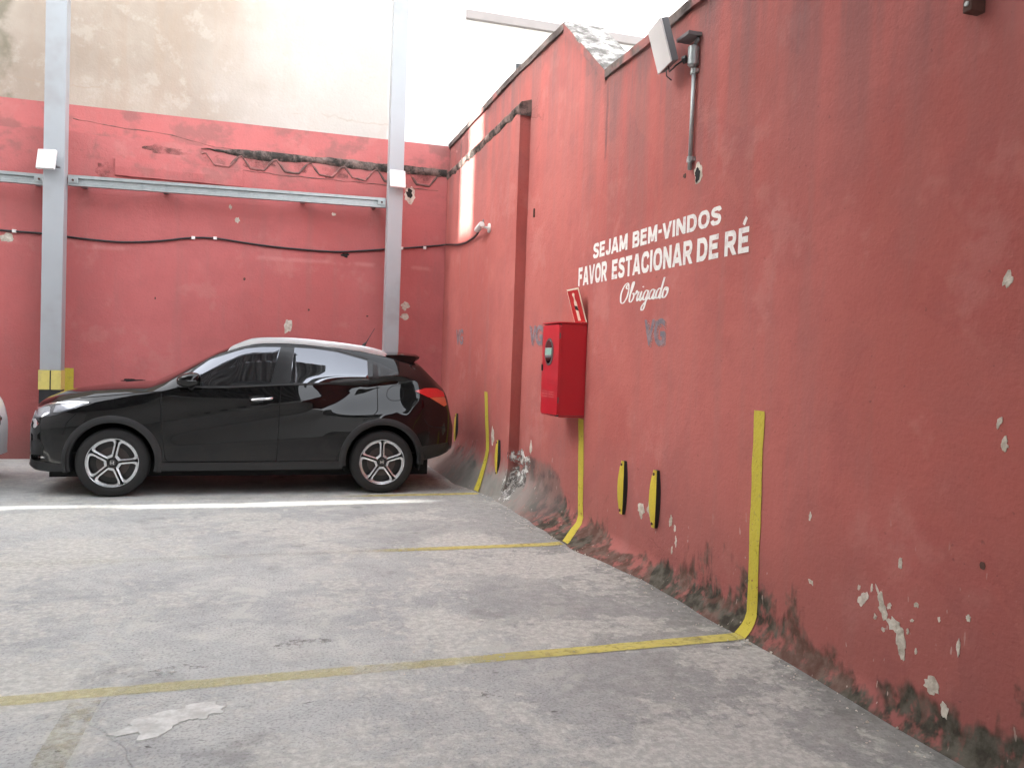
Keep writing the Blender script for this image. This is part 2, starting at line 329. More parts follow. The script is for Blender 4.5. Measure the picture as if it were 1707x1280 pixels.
class MB:
    def __init__(s): s.v = []; s.f = []
    def box(s, x0, x1, y0, y1, z0, z1):
        b = len(s.v); s.v += [(x, y, z) for x in (x0, x1) for y in (y0, y1) for z in (z0, z1)]
        s.f += [tuple(b + i for i in q) for q in ((0, 1, 3, 2), (4, 6, 7, 5), (0, 4, 5, 1), (2, 3, 7, 6), (0, 2, 6, 4), (1, 5, 7, 3))]; return s
    def tube(s, pts, r, n=8, caps=True):
        pts = [Vector(p) for p in pts]; rr = r if isinstance(r, (list, tuple)) else [r] * len(pts)
        rings = []
        for i, p in enumerate(pts):
            d = (pts[min(i + 1, len(pts) - 1)] - pts[max(i - 1, 0)]).normalized()
            a = d.cross(Vector((0, 0, 1)) if abs(d.z) < .9 else Vector((1, 0, 0))).normalized(); bb = d.cross(a)
            st = len(s.v)
            for k in range(n):
                t = 2 * math.pi * k / n; s.v.append(tuple(p + (a * math.cos(t) + bb * math.sin(t)) * rr[i]))
            rings.append(st)
        for a, b in zip(rings, rings[1:]):
            for k in range(n): s.f.append((a + k, a + (k + 1) % n, b + (k + 1) % n, b + k))
        if caps: s.f.append(tuple(rings[0] + k for k in range(n))); s.f.append(tuple(rings[-1] + k for k in range(n))[::-1])
        return s
    def grid(s, fn, us, ws):
        b = len(s.v); nw = len(ws)
        for u in us:
            for q in ws: s.v.append(tuple(fn(u, q)))
        for i in range(len(us) - 1):
            for j in range(nw - 1): s.f.append((b + i * nw + j, b + (i + 1) * nw + j, b + (i + 1) * nw + j + 1, b + i * nw + j + 1))
        return s
    def prism(s, poly, d):
        """poly: list of 3-D points (planar), extruded by vector d"""
        n = len(poly); b = len(s.v); d = Vector(d)
        s.v += [tuple(p) for p in poly] + [tuple(Vector(p) + d) for p in poly]
        s.f.append(tuple(range(b, b + n))); s.f.append(tuple(range(b + 2 * n - 1, b + n - 1, -1)))
        for i in range(n): j = (i + 1) % n; s.f.append((b + i, b + j, b + n + j, b + n + i))
        return s
    def xform(s, mat): s.v = [tuple(mat @ Vector(v)) for v in s.v]; return s
    def build(s, name, mat, parent=None, smooth=False, sharp=None, bevel=0.0):
        o = mk(name, s.v, s.f, mat, parent, smooth, sharp)
        if bevel:
            bm = bmesh.new(); bm.from_mesh(o.data)
            bmesh.ops.bevel(bm, geom=[e for e in bm.edges if len(e.link_faces) == 2 and e.calc_face_angle(0) > .6], offset=bevel, segments=2, affect='EDGES', profile=.6)
            bm.to_mesh(o.data); bm.free()
        return o
def catmull(pts, n=8):
    P = [Vector((p[0], p[1], 0)) for p in pts]; out = []
    for i in range(len(P) - 1):
        p0, p1, p2, p3 = P[max(i - 1, 0)], P[i], P[i + 1], P[min(i + 2, len(P) - 1)]
        for k in range(n):
            t = k / n
            out.append(.5 * ((2 * p1) + (p2 - p0) * t + (2 * p0 - 5 * p1 + 4 * p2 - p3) * t * t + (3 * p1 - p0 - 3 * p2 + p3) * t ** 3))
    out.append(P[-1]); return out
def sm(a, b, x):
    t = min(1, max(0, (x - a) / (b - a))); return t * t * (3 - 2 * t)
def nz(x, y, z=0.0): return mnoise.noise(Vector((x, y, z)))

# ------------------------------------------------------------------ ground
def lerpk(x, ks): return float(np.interp(x, [k[0] for k in ks], [k[1] for k in ks]))
gb = MB(); gb.grid(lambda u, v: (u, v, 0.0), [-400, -60, -16, -8, -4, 0, 4, 20, 60, 400], [-400, -60, -12, 0, 4, 8, 12, 30, 60, 400])
ground = gb.build('ground', 'concrete_floor'); ground['kind'] = 'structure'

# ------------------------------------------------------------------ side wall
NEAR_TOP, FAR_TOP = 3.86, 4.61
Y_NOTCH, Y_APEX, Y_THICK, LEDGE = 6.25, 7.24, 8.09, 4.02
BACK_Y, UP_Y = 11.60, 11.95
W_K = [(-5, .04), (3.5, .05), (4.1, .085), (5, .10), (6.1, .265), (6.8, .26), (8.0, .22), (12, .22)]
H_K = [(-5, .09), (3.5, .10), (4.1, .13), (5.5, .12), (6.5, .15), (7.4, .30), (8.1, .42), (12, .45)]
def skirt(w_, h_, z):
    return w_ * (1 - z / h_) ** 1.7 if z < h_ else 0.0
def side_x(y, z):
    x = -.07 * sm(6.3, 9.0, y)
    x -= skirt(lerpk(y, W_K) * (1 + .22 * nz(y * 2.3, 0, 5)), lerpk(y, H_K), z)
    return x + .004 * nz(y * .9, z * .9, 1) + .0018 * nz(y * 4, z * 4, 3)
TW_K = [(8.0, .08), (8.3, .09), (8.67, .17), (9.2, .29), (10, .30), (12, .30)]
TH_K = [(8.0, .34), (8.4, .46), (9.2, .52), (12, .5)]
def thick_x(y, z):
    return -.17 - skirt(lerpk(y, TW_K) * (1 + .15 * nz(y * 2.3, 1, 5)), lerpk(y, TH_K), z) + .005 * nz(y * 1.1, z * 1.1, 8) + .002 * nz(y * 5, z * 5, 3)
def wall_x(y, z): return thick_x(y, z) if (y > Y_THICK and z < LEDGE) else side_x(y, z)
def top_z(y):
    if y < Y_NOTCH: return NEAR_TOP
    if y < Y_APEX: return NEAR_TOP + (FAR_TOP - NEAR_TOP) * (y - Y_NOTCH) / (Y_APEX - Y_NOTCH)
    return FAR_TOP
side_wall = tag(empty('boundary_wall'), 'tall red plastered side wall on the right with white painted lettering and yellow stripes', 'wall')
ys = sorted(set([round(y, 3) for y in np.arange(-5, 12.31, .07)] + [Y_NOTCH, Y_APEX]))
zs01 = [0, .006, .012, .02, .03, .042, .056, .072, .09] + list(np.linspace(.11, 1, 56))
b = MB(); b.grid(lambda y, t: (side_x(y, t * (top_z(y) - .05)), y, t * (top_z(y) - .05)), ys, zs01)
b.build('wall_face', 'red_side', side_wall, True)
b = MB(); b.grid(lambda y, t: (.36, y, t * (top_z(y) - .05)), [-5, Y_NOTCH, Y_APEX, 12.3], [0, 1]); b.build('wall_rear_face', 'rough_wall', side_wall)
# thick lower section beyond the pilaster edge
ty = [Y_THICK] + list(np.arange(8.14, 11.7, .07)); tz = list(np.linspace(0, .55, 16)) + list(np.linspace(.62, LEDGE, 44))
b = MB(); b.grid(lambda y, z: (thick_x(y, z), y, z), ty, tz)
b.grid(lambda s_, z: ((1 - s_) * thick_x(Y_THICK, z) + s_ * .02, Y_THICK + .012 * nz(z * 2, 3, 3) + .03 * s_, z), [0, .25, .5, 1], tz)
b.build('thick_section', 'red_side', side_wall, True, 40)
# sloping dirty ledge on its top
def ledge_pt(y, t, s_=0.0):
    xs_, zs_ = [-.170, -.186 - .008 * nz(y * 7, 1, 2), -.190 - .010 * nz(y * 9, 1, 2), -.165, -.06], [-.045 - .05 * nz(y * 6, 5, 5), -.02 - .02 * nz(y * 11, 3, 3), .035, .065, .10]
    return (float(np.interp(t, range(5), xs_)) * (1 - s_) + .0 * s_, y, LEDGE + .02 + float(np.interp(t, range(5), zs_)) + .012 * nz(y * 5, 2, t))
b = MB(); b.grid(lambda y, t: ledge_pt(y, t), [Y_THICK - .008] + list(np.arange(8.12, 11.62, .06)), range(5))
b.grid(lambda s_, t: ledge_pt(Y_THICK - .008 + .01 * s_, t, s_), [0, 1], range(5))
b.build('ledge', 'mould_mortar', side_wall, True, 40)
# coping
def coping(name, y0, y1, mat, n, front=.022, h=.075):
    b = MB()
    prof = [(-front, -h), (-front - .004, -.012), (-front + .012, 0), (.20, .012), (.385, 0), (.385, -h)]
    yy = np.linspace(y0, y1, n); st = []
    for y in yy:
        st.append(len(b.v)); x0 = side_x(y, 3.0)
        for (px, pz) in prof: b.v.append((x0 + px + .010 * nz(y * 4, pz * 9, 2) * (px < .1), y, top_z(y) + pz + .009 * nz(y * 3, px * 7, 4)))
    for a, c in zip(st, st[1:]):
        for k in range(len(prof)): b.f.append((a + k, a + (k + 1) % 6, c + (k + 1) % 6, c + k))
    b.f.append(tuple(range(st[0], st[0] + 6))); b.f.append(tuple(range(st[-1] + 5, st[-1] - 1, -1)))
    return b.build(name, mat, side_wall)
coping('coping', -5, Y_NOTCH - .002, 'coping', 110); coping('coping', Y_APEX + .002, 12.3, 'coping', 60)
coping('sloped_cap', Y_NOTCH, Y_APEX, 'cap_concrete', 16, .012, .09)
b = MB(); b.grid(lambda y, t: (side_x(y, 3) - .018, y, top_z(y) - .10 + .085 * t), np.linspace(Y_NOTCH, Y_APEX, 14), [0, 1]); b.build('cap_edge', 'red_side', side_wall, True)

def flake(name, mat, parent, fn, cy, cz, ry, rz, seed, off=.003, n=22, jag=.45, rot=0.0):
    """irregular chip lying on a wall/floor; fn(a,b,off) maps plane coordinates to a point"""
    b = MB(); rnd = random.Random(seed); out = []
    for k in range(n):
        t = 2 * math.pi * k / n
        q = 1 + jag * (nz(math.cos(t) * 1.7 + seed * 3.1, math.sin(t) * 1.7, seed) * 1.5) + rnd.uniform(-.10, .10)
        a, c = math.cos(t) * ry * q, math.sin(t) * rz * q
        out.append((cy + a * math.cos(rot) - c * math.sin(rot), cz + a * math.sin(rot) + c * math.cos(rot)))
    b.v = [tuple(fn(cy, cz, off))] + [tuple(fn(cy + (p - cy) * .6, cz + (q - cz) * .6, off)) for p, q in out] + [tuple(fn(p, q, off)) for p, q in out] + [tuple(fn(cy + (p - cy) * 1.02, cz + (q - cz) * 1.02, -.003)) for p, q in out]
    for k in range(n):
        j = (k + 1) % n
        b.f += [(0, 1 + k, 1 + j), (1 + k, 1 + n + k, 1 + n + j, 1 + j), (1 + n + k, 1 + 2 * n + k, 1 + 2 * n + j, 1 + n + j)]
    return b.build(name, mat, parent)
def on_side(y, z, off): return (wall_x(y, z) - off, y, z)
for i, (y, z, a, c, r_) in enumerate([(2.37, 1.84, .022, .026, .2), (3.03, .455, .022, .035, .6), (2.925, .49, .016, .045, -.5), (2.905, .44, .020, .04, -.4), (2.84, .40, .035, .035, .5), (2.80, .35, .024, .06, -.1), (2.785, .30, .016, .03, 0),
        (2.34, 1.23, .014, .024, 0), (2.37, 1.31, .01, .02, .3), (3.43, .75, .010, .022, .2), (2.82, .67, .012, .022, 0), (5.16, .46, .045, .042, .4), (5.31, .42, .05, .05, .3), (4.86, .44, .02, .04, .2), (4.80, .40, .014, .02, 0), (2.62, .22, .035, .035, .4), (2.55, .155, .02, .03, 0),
        (2.72, .52, .012, .009, .4), (2.50, .42, .008, .03, 0), (3.40, .43, .018, .009, .3), (4.78, .32, .012, .03, 0), (4.83, .25, .01, .02, 0), (8.72, .62, .05, .10, 0), (7.75, .60, .03, .07, 0), (2.95, .40, .008, .012, 0), (2.87, .47, .010, .014, .4), (2.76, .40, .007, .012, 0), (2.90, .36, .009, .010, 0), (2.71, .33, .006, .012, 0), (3.06, .50, .008, .012, .3), (2.98, .52, .006, .016, 0), (2.74, .45, .010, .007, 0), (2.46, .55, .010, .012, 0), (2.60, .50, .006, .010, 0)]):
    flake('paint_chip', 'bare_plaster', side_wall, on_side, y, z, a, c, i, .0025, 18, .5, r_)
flake('mortar_patch', 'efflorescence', side_wall, on_side, 7.93, .36, .20, .17, 41, .006, 30, .4, .6)
flake('mortar_patch', 'efflorescence', side_wall, on_side, 8.02, .14, .14, .10, 44, .006, 30, .4, .6)
flake('repair_hole', 'hole_dark', side_wall, on_side, 4.69, 2.69, .03, .045, 3, .004, 16, .3)
flake('repair_ring', 'bare_plaster', side_wall, on_side, 4.685, 2.70, .048, .068, 3, .002, 18, .35)
flake('nail_hole', 'rust', side_wall, on_side, 2.41, .765, .012, .014, 5, .003, 12, .3)
flake('nail_hole', 'rust', side_wall, on_side, 4.86, 2.72, .02, .016, 6, .003, 12, .5)
# stripes painted on the wall
def ribbon(name, path, width, mat, parent, axis='side', off=.004, n=3):
    """path = list of 3-D points; strip of the given width centred on it, widening along y (walls) or in the floor plane"""
    pts = []
    for a, c in zip(path, path[1:]):
        L = (Vector(c) - Vector(a)).length; k = max(1, int(L / .03))
        for i in range(k): pts.append(Vector(a).lerp(Vector(c), i / k))
    pts.append(Vector(path[-1]))
    b = MB(); nw = 3
    for i, p in enumerate(pts):
        wd = width * (1 + .05 * nz(i * .23, width, len(name)))
        t = (pts[min(i + 1, len(pts) - 1)] - pts[max(i - 1, 0)]).normalized()
        horiz = sm(.25, .6, abs(t.x))          # running along x: widen along y; running up: also along y
        for q in (-.5, 0, .5):
            y = p.y + q * wd + (.0045 * nz(p.x * 14 + q * 3, p.z * 14, q * 5) + .006 * nz(p.x * 3.1, p.z * 3.1 + q, 7)) * abs(q) * 2
            if p.z < .004: b.v.append((p.x, y, .0035))
            else: b.v.append((min(p.x, wall_x(y, p.z)) - off, y, max(p.z, .004)))
    for i in range(len(pts) - 1):
        for j in range(nw - 1): b.f.append((i * nw + j, (i + 1) * nw + j, (i + 1) * nw + j + 1, i * nw + j + 1))
    return b.build(name, mat, parent, True)
def wp(y, z): return (wall_x(y, z), y, z)
ribbon('yellow_stripe', [wp(3.90, 1.243), wp(3.895, .60), wp(3.885, .16), wp(3.884, .12), wp(3.884, .08), wp(3.884, .05), wp(3.884, .025), wp(3.884, .006)], .098, 'wall_yellow', side_wall)
ribbon('yellow_stripe', [wp(6.52, .985), wp(6.48, .5), wp(6.46, .22), wp(6.445, .16), wp(6.415, .11), wp(6.36, .07), wp(6.28, .038), wp(6.21, .016), wp(6.175, .006)], .115, 'wall_yellow', side_wall)
ribbon('yellow_stripe', [wp(9.05, 1.09), wp(8.98, .75), wp(8.93, .55), wp(8.90, .45), wp(8.86, .33), wp(8.80, .2), wp(8.74, .1), wp(8.69, .01)], .13, 'wall_yellow', side_wall)
# bay lines on the ground (paint belongs to the ground)
def bay(name, path, width, mat):
    return ribbon(name, path, width, mat, ground)
bay('bay_line', [(-.068, 3.884, 0), (-.16, 3.874, 0), (-1.1, 3.845, 0), (-2.3, 3.81, 0), (-3.62, 3.768, 0), (-6.5, 3.70, 0)], .10, 'floor_yellow')
bay('bay_line', [(-.275, 6.17, 0), (-.40, 6.14, 0), (-1.5, 6.125, 0), (-4.25, 6.09, 0), (-8, 6.05, 0)], .10, 'floor_yellow_far')
bay('bay_line', [(-.36, 8.56, 0), (-1.5, 8.52, 0), (-4.9, 8.46, 0), (-8, 8.44, 0)], .10, 'floor_yellow_far')
b = MB(); b.grid(lambda y, q: (-3.30 + .03 * (y - 3.3) + q, y, .003), np.linspace(2.4, 3.70, 12), [-.06, .06]); b.build('bay_line', 'floor_yellow_faint', ground)
def on_floor(x, y, off): return (x, y, max(off, .0005))
flake('worn_patch', 'floor_patch', ground, on_floor, -2.97, 3.41, .155, .085, 12, .0045, 40, .5, .55)
flake('worn_patch', 'floor_patch', ground, on_floor, -2.83, 3.50, .09, .07, 15, .004, 30, .5, .3)
for i, (x, y, a, c) in enumerate([(-2.40, 4.22, .16, .06), (-2.98, 3.98, .13, .05), (-1.62, 3.42, .05, .035), (-2.95, 4.22, .05, .02)]):
    flake('worn_patch', 'floor_spall', ground, on_floor, x, y, a, c, 60 + i, .003, 26, .5, .2)

# lettering on the wall
def text_mesh(body, bold=.0):
    cu = bpy.data.curves.new('t', 'FONT'); cu.body = body; cu.offset = bold; cu.resolution_u = 4
    o = bpy.data.objects.new('t', cu); col.objects.link(o); dg = bpy.context.evaluated_depsgraph_get(); dg.update()
    me = o.evaluated_get(dg).to_mesh(); v = np.array([tuple(p.co) for p in me.vertices]); f = [tuple(p.vertices) for p in me.polygons]
    o.evaluated_get(dg).to_mesh_clear(); bpy.data.objects.remove(o); bpy.data.curves.remove(cu)
    return v, f
def letters(name, body, y0, y1, z0, z1, mat, bold=.03, fit=None, off=.0035, slant=0.0):
    v, f = text_mesh(body, bold); r = text_mesh(fit, bold)[0] if fit else v
    lo, hi = r.min(0), r.max(0); me_v = []
    for p in v:
        t = (p[0] - lo[0]) / (hi[0] - lo[0]); s_ = (p[1] - lo[1]) / (hi[1] - lo[1])
        y = y0 + (y1 - y0) * t - slant * s_; z = z0 + (z1 - z0) * s_
        me_v.append((wall_x(y, z) - off, y, z))
    return mk(name, me_v, f, mat, side_wall)
# bold block capitals drawn from strokes in a unit box: ('l', points) polyline, ('a', cx, cy, rx, ry, deg0, deg1) arc; T = stroke weight
T = .245
CAPS = {
 'S': (.80, [('p', [(.70, .74), (.66, .85), (.55, .895), (.40, .90), (.23, .87), (.13, .77), (.14, .66), (.24, .58), (.42, .52), (.58, .46), (.67, .37), (.67, .25), (.58, .14), (.40, .10), (.24, .12), (.13, .19), (.09, .30)])]),
 'E': (.74, [('l', [(.11, 0), (.11, 1)]), ('l', [(.10, .9), (.72, .9)]), ('l', [(.10, .52), (.66, .52)]), ('l', [(.10, .1), (.74, .1)])]),
 'J': (.62, [('p', [(.52, 1.0), (.52, .6), (.52, .30), (.46, .15), (.31, .10), (.17, .15), (.10, .32)])]),
 'A': (.90, [('l', [(.09, 0), (.42, 1)]), ('l', [(.81, 0), (.48, 1)]), ('l', [(.22, .27), (.68, .27)])]),
 'M': (.98, [('l', [(.11, 0), (.11, 1)]), ('l', [(.87, 0), (.87, 1)]), ('l', [(.15, .97), (.49, .08)]), ('l', [(.83, .97), (.49, .08)])]),
 'B': (.82, [('l', [(.11, 0), (.11, 1)]), ('p', [(.10, .9), (.35, .9), (.55, .89), (.65, .81), (.65, .67), (.56, .55), (.38, .53), (.10, .53)]), ('p', [(.38, .53), (.60, .51), (.70, .40), (.70, .24), (.61, .12), (.38, .10), (.10, .10)])]),
 'V': (.86, [('l', [(.08, 1), (.41, 0)]), ('l', [(.78, 1), (.45, 0)])]),
 'I': (.24, [('l', [(.12, 0), (.12, 1)])]),
 'N': (.84, [('l', [(.11, 0), (.11, 1)]), ('l', [(.73, 0), (.73, 1)]), ('l', [(.14, .95), (.70, .05)])]),
 'D': (.84, [('l', [(.11, 0), (.11, 1)]), ('p', [(.10, .9), (.34, .9), (.54, .86), (.68, .72), (.72, .5), (.68, .28), (.54, .14), (.34, .10), (.10, .10)])]),
 'O': (.92, [('p', [(.46, .90), (.28, .86), (.15, .72), (.11, .5), (.15, .28), (.28, .14), (.46, .10), (.64, .14), (.77, .28), (.81, .5), (.77, .72), (.64, .86), (.46, .90)])]),
 'F': (.70, [('l', [(.11, 0), (.11, 1)]), ('l', [(.10, .9), (.70, .9)]), ('l', [(.10, .50), (.62, .50)])]),
 'R': (.86, [('l', [(.11, 0), (.11, 1)]), ('p', [(.10, .9), (.38, .9), (.60, .87), (.69, .75), (.68, .60), (.58, .49), (.38, .46), (.10, .46)]), ('l', [(.42, .46), (.74, 0)])]),
 'T': (.76, [('l', [(.38, 0), (.38, 1)]), ('l', [(0, .9), (.76, .9)])]),
 'C': (.86, [('p', [(.78, .68), (.70, .82), (.56, .895), (.42, .895), (.26, .85), (.14, .70), (.11, .5), (.14, .30), (.26, .15), (.42, .105), (.57, .105), (.71, .19), (.79, .34)])]),
}
def block_word(word, y0, y1, z0, z1, accent=None):
    gap = .13; tot = sum(CAPS[c][0] for c in word) + gap * (len(word) - 1); k = (y1 - y0) / tot; x = 0.0; h = z1 - z0
    for ci, c in enumerate(word):
        wd, strokes = CAPS[c]; b = MB(); si = 0
        strokes = strokes + ([('p', [(.34, 1.10), (.40, 1.19), (.47, 1.28), (.54, 1.37)])] if accent == ci else [])
        for kind, pts in strokes:
            P = catmull(pts, 4) if kind == 'p' else [Vector((p[0], p[1], 0)) for p in pts]; st = len(b.v); closed = (P[0] - P[-1]).length < 1e-4
            for i, p in enumerate(P):
                a_, c_ = P[max(i - 1, 0)], P[min(i + 1, len(P) - 1)]
                if closed and i in (0, len(P) - 1): a_, c_ = P[-2], P[1]
                t = (c_ - a_).normalized(); nr = Vector((-t.y, t.x, 0))
                # slanted straight strokes are cut level at the cap line and the base line
                for q in (-1, 1):
                    if kind == 'l' and abs(t.y) > .05 and abs(t.x) > .02 and len(P) == 2 and (p.y <= .1 or p.y >= .9) and p.y <= 1.0: r_ = p + Vector((-q * T * .5 / abs(t.y) * math.copysign(1, t.y), 0, 0))
                    else: r_ = p + nr * T * .5 * q * (.75 if p.y > 1.0 else 1)
                    y = y0 + (x + r_.x) * k; z = z0 + max(min(r_.y, 1.0), 0.0) * h if p.y <= 1.0 else z0 + r_.y * h
                    b.v.append((wall_x(y, z) - .0030 - .0004 * si, y, z))
            for i in range(len(P) - 1): b.f.append((st + 2 * i, st + 2 * i + 2, st + 2 * i + 3, st + 2 * i + 1))
            si += 1
        b.build('painted_letter', 'white_letter', side_wall); x += wd + gap
block_word('SEJAM', 6.385, 5.715, 2.336, 2.460)
block_word('BEM', 5.625, 5.225, 2.336, 2.455)
bq = MB(); bq.grid(lambda y, z: on_side(y, z, .0035), [5.205, 5.155], [2.388, 2.412]); bq.build('painted_dash', 'white_letter', side_wall)
block_word('VINDOS', 5.14, 4.385, 2.336, 2.448)
block_word('FAVOR', 6.70, 6.08, 2.130, 2.290)
block_word('ESTACIONAR', 5.985, 4.712, 2.131, 2.285)
block_word('DE', 4.655, 4.398, 2.132, 2.280)
block_word('RE', 4.330, 4.076, 2.132, 2.279, 1)
for (ya, yb, za, zb) in [(5.37, 5.05, 1.605, 1.795), (7.91, 7.54, 1.62, 1.82), (10.68, 10.27, 1.635, 1.84)]:
    letters('stencil_shadow', 'VG', ya - .02, yb - .02, za - .012, zb - .012, 'ghost_letter', .06, off=.0025)
    letters('stencil_letters', 'VG', ya, yb, za, zb, 'blue_letter', .03, off=.0045)
# handwritten word: brush strokes
GLY = [  # strokes in units of x-height, before slanting
    [(1.0, 1.75), (.75, 2.0), (.35, 1.75), (.10, 1.0), (.25, .15), (.62, -.02), (.98, .45), (1.10, 1.2), (.95, 1.8), (.70, 1.72), (.78, 1.45), (1.2, 1.40)],
    [(1.35, .55), (1.62, 1.5), (1.66, 1.98), (1.48, 1.9), (1.42, 1.0), (1.45, .15), (1.68, 0), (1.92, .35), (1.90, .80), (1.75, .85), (1.95, .72), (2.15, .72)],
    [(2.15, .70), (2.22, 1.05), (2.34, .88), (2.50, .88), (2.42, .35), (2.52, .02), (2.75, .35)],
    [(2.72, .30), (2.88, .92), (2.80, .3), (2.92, .0), (3.12, .35)], [(2.96, 1.30), (3.0, 1.42)],
    [(3.72, .85), (3.45, .95), (3.22, .6), (3.25, .1), (3.50, .08), (3.70, .55), (3.74, .90), (3.66, 0), (3.52, -.85), (3.28, -.95), (3.25, -.60), (3.60, -.15), (3.95, .3)],
    [(4.50, .85), (4.22, .95), (3.98, .6), (4.02, .1), (4.26, .08), (4.46, .55), (4.52, .90), (4.44, .25), (4.56, .0), (4.78, .35)],
    [(5.30, .80), (5.02, .95), (4.78, .6), (4.82, .1), (5.06, .08), (5.24, .55), (5.40, 1.95), (5.26, .25), (5.36, .0), (5.56, .3)],
    [(6.02, .88), (5.75, .95), (5.55, .55), (5.62, .08), (5.88, .05), (6.08, .45), (6.0, .88), (5.88, .7), (6.2, .72)]]
def brush(y0, y1, zb, xh, slant):
    b = MB(); ku = (y1 - y0) / 6.45
    for g in GLY:
        pts = catmull(g, 7); 
        for i, p in enumerate(pts):
            t = (pts[min(i + 1, len(pts) - 1)] - pts[max(i - 1, 0)]).normalized(); nrm = Vector((-t.y, t.x, 0))
            wd = .045 + .065 * abs(t.y) ** 1.5
            if i in (0, len(pts) - 1): wd *= .4
            for q in (-1, 1):
                r_ = p + nrm * wd * q; z = zb + r_.y * xh; y = y0 + r_.x * ku - slant * (r_.y * xh)
                b.v.append((wall_x(y, z) - .0035 - .0002 * (i % 2), y, z))
        s0 = len(b.v) - 2 * len(pts)
        for i in range(len(pts) - 1): b.f.append((s0 + 2 * i, s0 + 2 * i + 2, s0 + 2 * i + 3, s0 + 2 * i + 1))
    return b.build('painted_script', 'white_letter', side_wall)
brush(5.83, 5.0, 1.935, .072, .35)

# ------------------------------------------------------------------ back wall
back_wall = tag(empty('back_wall', (0, 0, 0)), 'red plastered back wall behind the black car, mouldy along its old roof line', 'wall')
def back_y(x, z): return BACK_Y + .007 * nz(x * .8, z * .8, 6) + .003 * nz(x * 3, z * 3, 2) - .012 * sm(3.3, 3.9, z) * (1 + nz(x * 2.2, z * 2.2, 9))
bx = np.arange(-12.95, -.12, .08); bz = np.linspace(0, 4.13, 64)
b = MB(); b.grid(lambda x, z: (x, back_y(x, z), z + (.035 * nz(x * 2.5, 0, 3) if z > 4.12 else 0)), bx, bz)
b.grid(lambda x, t: (x, back_y(x, 4.13) + t * (UP_Y - BACK_Y + .02), 4.13 + .035 * nz(x * 2.5, 0, 3) + .03 * t), bx, [0, .3, 1]); b.build('wall_face', 'red_back', back_wall, True)
b = MB(); b.grid(lambda x, z: (x, UP_Y + .004 * nz(x, z, 4), z), np.arange(-12.95, .2, .2), np.linspace(3.9, 4.57, 6)); b.build('upper_band', 'red_back', back_wall, True)
def beam_pt(x, t):
    dz = [0, .012, .5, .985, 1.0][t]; d = [-.004, .030, .034, .030, -.004][t] * (1 - .75 * sm(-3.6, -2.95, x))
    return (x, back_y(x, 3.64 + .23 * dz) - d - .004 * nz(x * 5, t, 2), 3.64 + .23 * dz + .008 * nz(x * 3, 1, t))
b = MB(); b.grid(beam_pt, np.linspace(-4.5, -2.95, 40), range(5)); b.f.append((0, 1, 2, 3, 4))
b.build('beam_stub', 'red_back', back_wall)
b = MB()
def mould_pt(x, t):
    hw = (.030 + .045 * (nz(x * 1.7, 3, 3) + .6)) * sm(-3.5, -3.0, x); q = (-1, -.85, 0, .85, 1)[t]
    return (x, back_y(x, 4.08) - (-.006, .010, .020, .014, -.006)[t] - .006 * nz(x * 8, t * 2, 1), 4.085 + .02 * nz(x * 1.3, 8, 8) + hw * q + .012 * nz(x * 9, t * 3, 6))
b.grid(mould_pt, np.arange(-3.48, -.16, .03), range(5)); b.build('mortar_ledge', 'mould_mortar', back_wall, True, 60)
def zig(name, path, wd, mat, proud=.016):
    b = MB(); pts = []
    for a, c in zip(path, path[1:]):
        k = max(2, int(math.hypot(c[0] - a[0], c[1] - a[1]) / .03))
        pts += [(a[0] + (c[0] - a[0]) * i / k, a[1] + (c[1] - a[1]) * i / k) for i in range(k)]
    pts.append(path[-1])
    for i, (x, z) in enumerate(pts):
        x1, z1 = pts[min(i + 1, len(pts) - 1)]; x0, z0 = pts[max(i - 1, 0)]; L = math.hypot(x1 - x0, z1 - z0); nx, nzz = -(z1 - z0) / L, (x1 - x0) / L
        w2 = wd * (.8 + .7 * nz(x * 9, z * 9, 2)); zz = z + .012 * nz(x * 7, 4, 4)
        for q, d in ((-1, -.003), (-.5, proud), (.5, proud * .8), (1, -.003)): b.v.append((x + nx * q * w2, back_y(x, z) - d, zz + nzz * q * w2))
    for i in range(len(pts) - 1):
        for j in range(3): b.f.append((i * 4 + j, (i + 1) * 4 + j, (i + 1) * 4 + j + 1, i * 4 + j + 1))
    return b.build(name, mat, back_wall, True)
zp = []
for k in range(8):
    x0 = -3.47 + k * .45
    zp += [(x0, 4.03), (x0 + .05, 4.045), (x0 + .16, 3.90), (x0 + .34, 3.885)]
zig('roof_scar', [p for p in zp if p[0] < -.25], .020, 'scar')
zig('roof_scar', [(-3.3, 3.87), (-2.4, 3.845), (-1.3, 3.85), (-.3, 3.83)], .008, 'scar', .006)
zig('roof_scar', [(-5.0, 4.31), (-4.4, 4.25), (-3.9, 4.24), (-3.3, 4.13), (-3.0, 4.13)], .007, 'scar', .004)
def on_back(x, z, off): return (x, back_y(x, z) - off, z)
for i, (x, z, a, c, mt) in enumerate([(-2.32, 1.82, .055, .085, 'bare_plaster'), (-5.71, 2.75, .07, .05, 'bare_plaster'), (-3.01, 3.2, .03, .035, 'bare_plaster'), (-1.58, 2.83, .05, .03, 'hole_dark'), (-.72, 2.17, .06, .06, 'bare_plaster'), (-.72, 2.02, .06, .04, 'bare_plaster'), (-.70, 3.74, .085, .10, 'bare_plaster'),
        (-.71, 3.75, .045, .065, 'hole_dark'), (-4.26, 1.02, .13, .022, 'hole_dark'), (-3.1, 3.36, .02, .03, 'bare_plaster'), (-1.75, 3.38, .03, .02, 'bare_plaster'), (-2.9, 2.42, .015, .02, 'rust'), (-2.05, 2.05, .015, .015, 'rust'), (-1.25, 2.0, .014, .014, 'rust'), (-4.0, 2.1, .01, .015, 'rust')]):
    flake('paint_chip' if mt != 'hole_dark' else 'wall_hole', mt, back_wall, on_back, x, z, a, c, 100 + i, .003 if mt != 'hole_dark' else .0045, 18, .45)
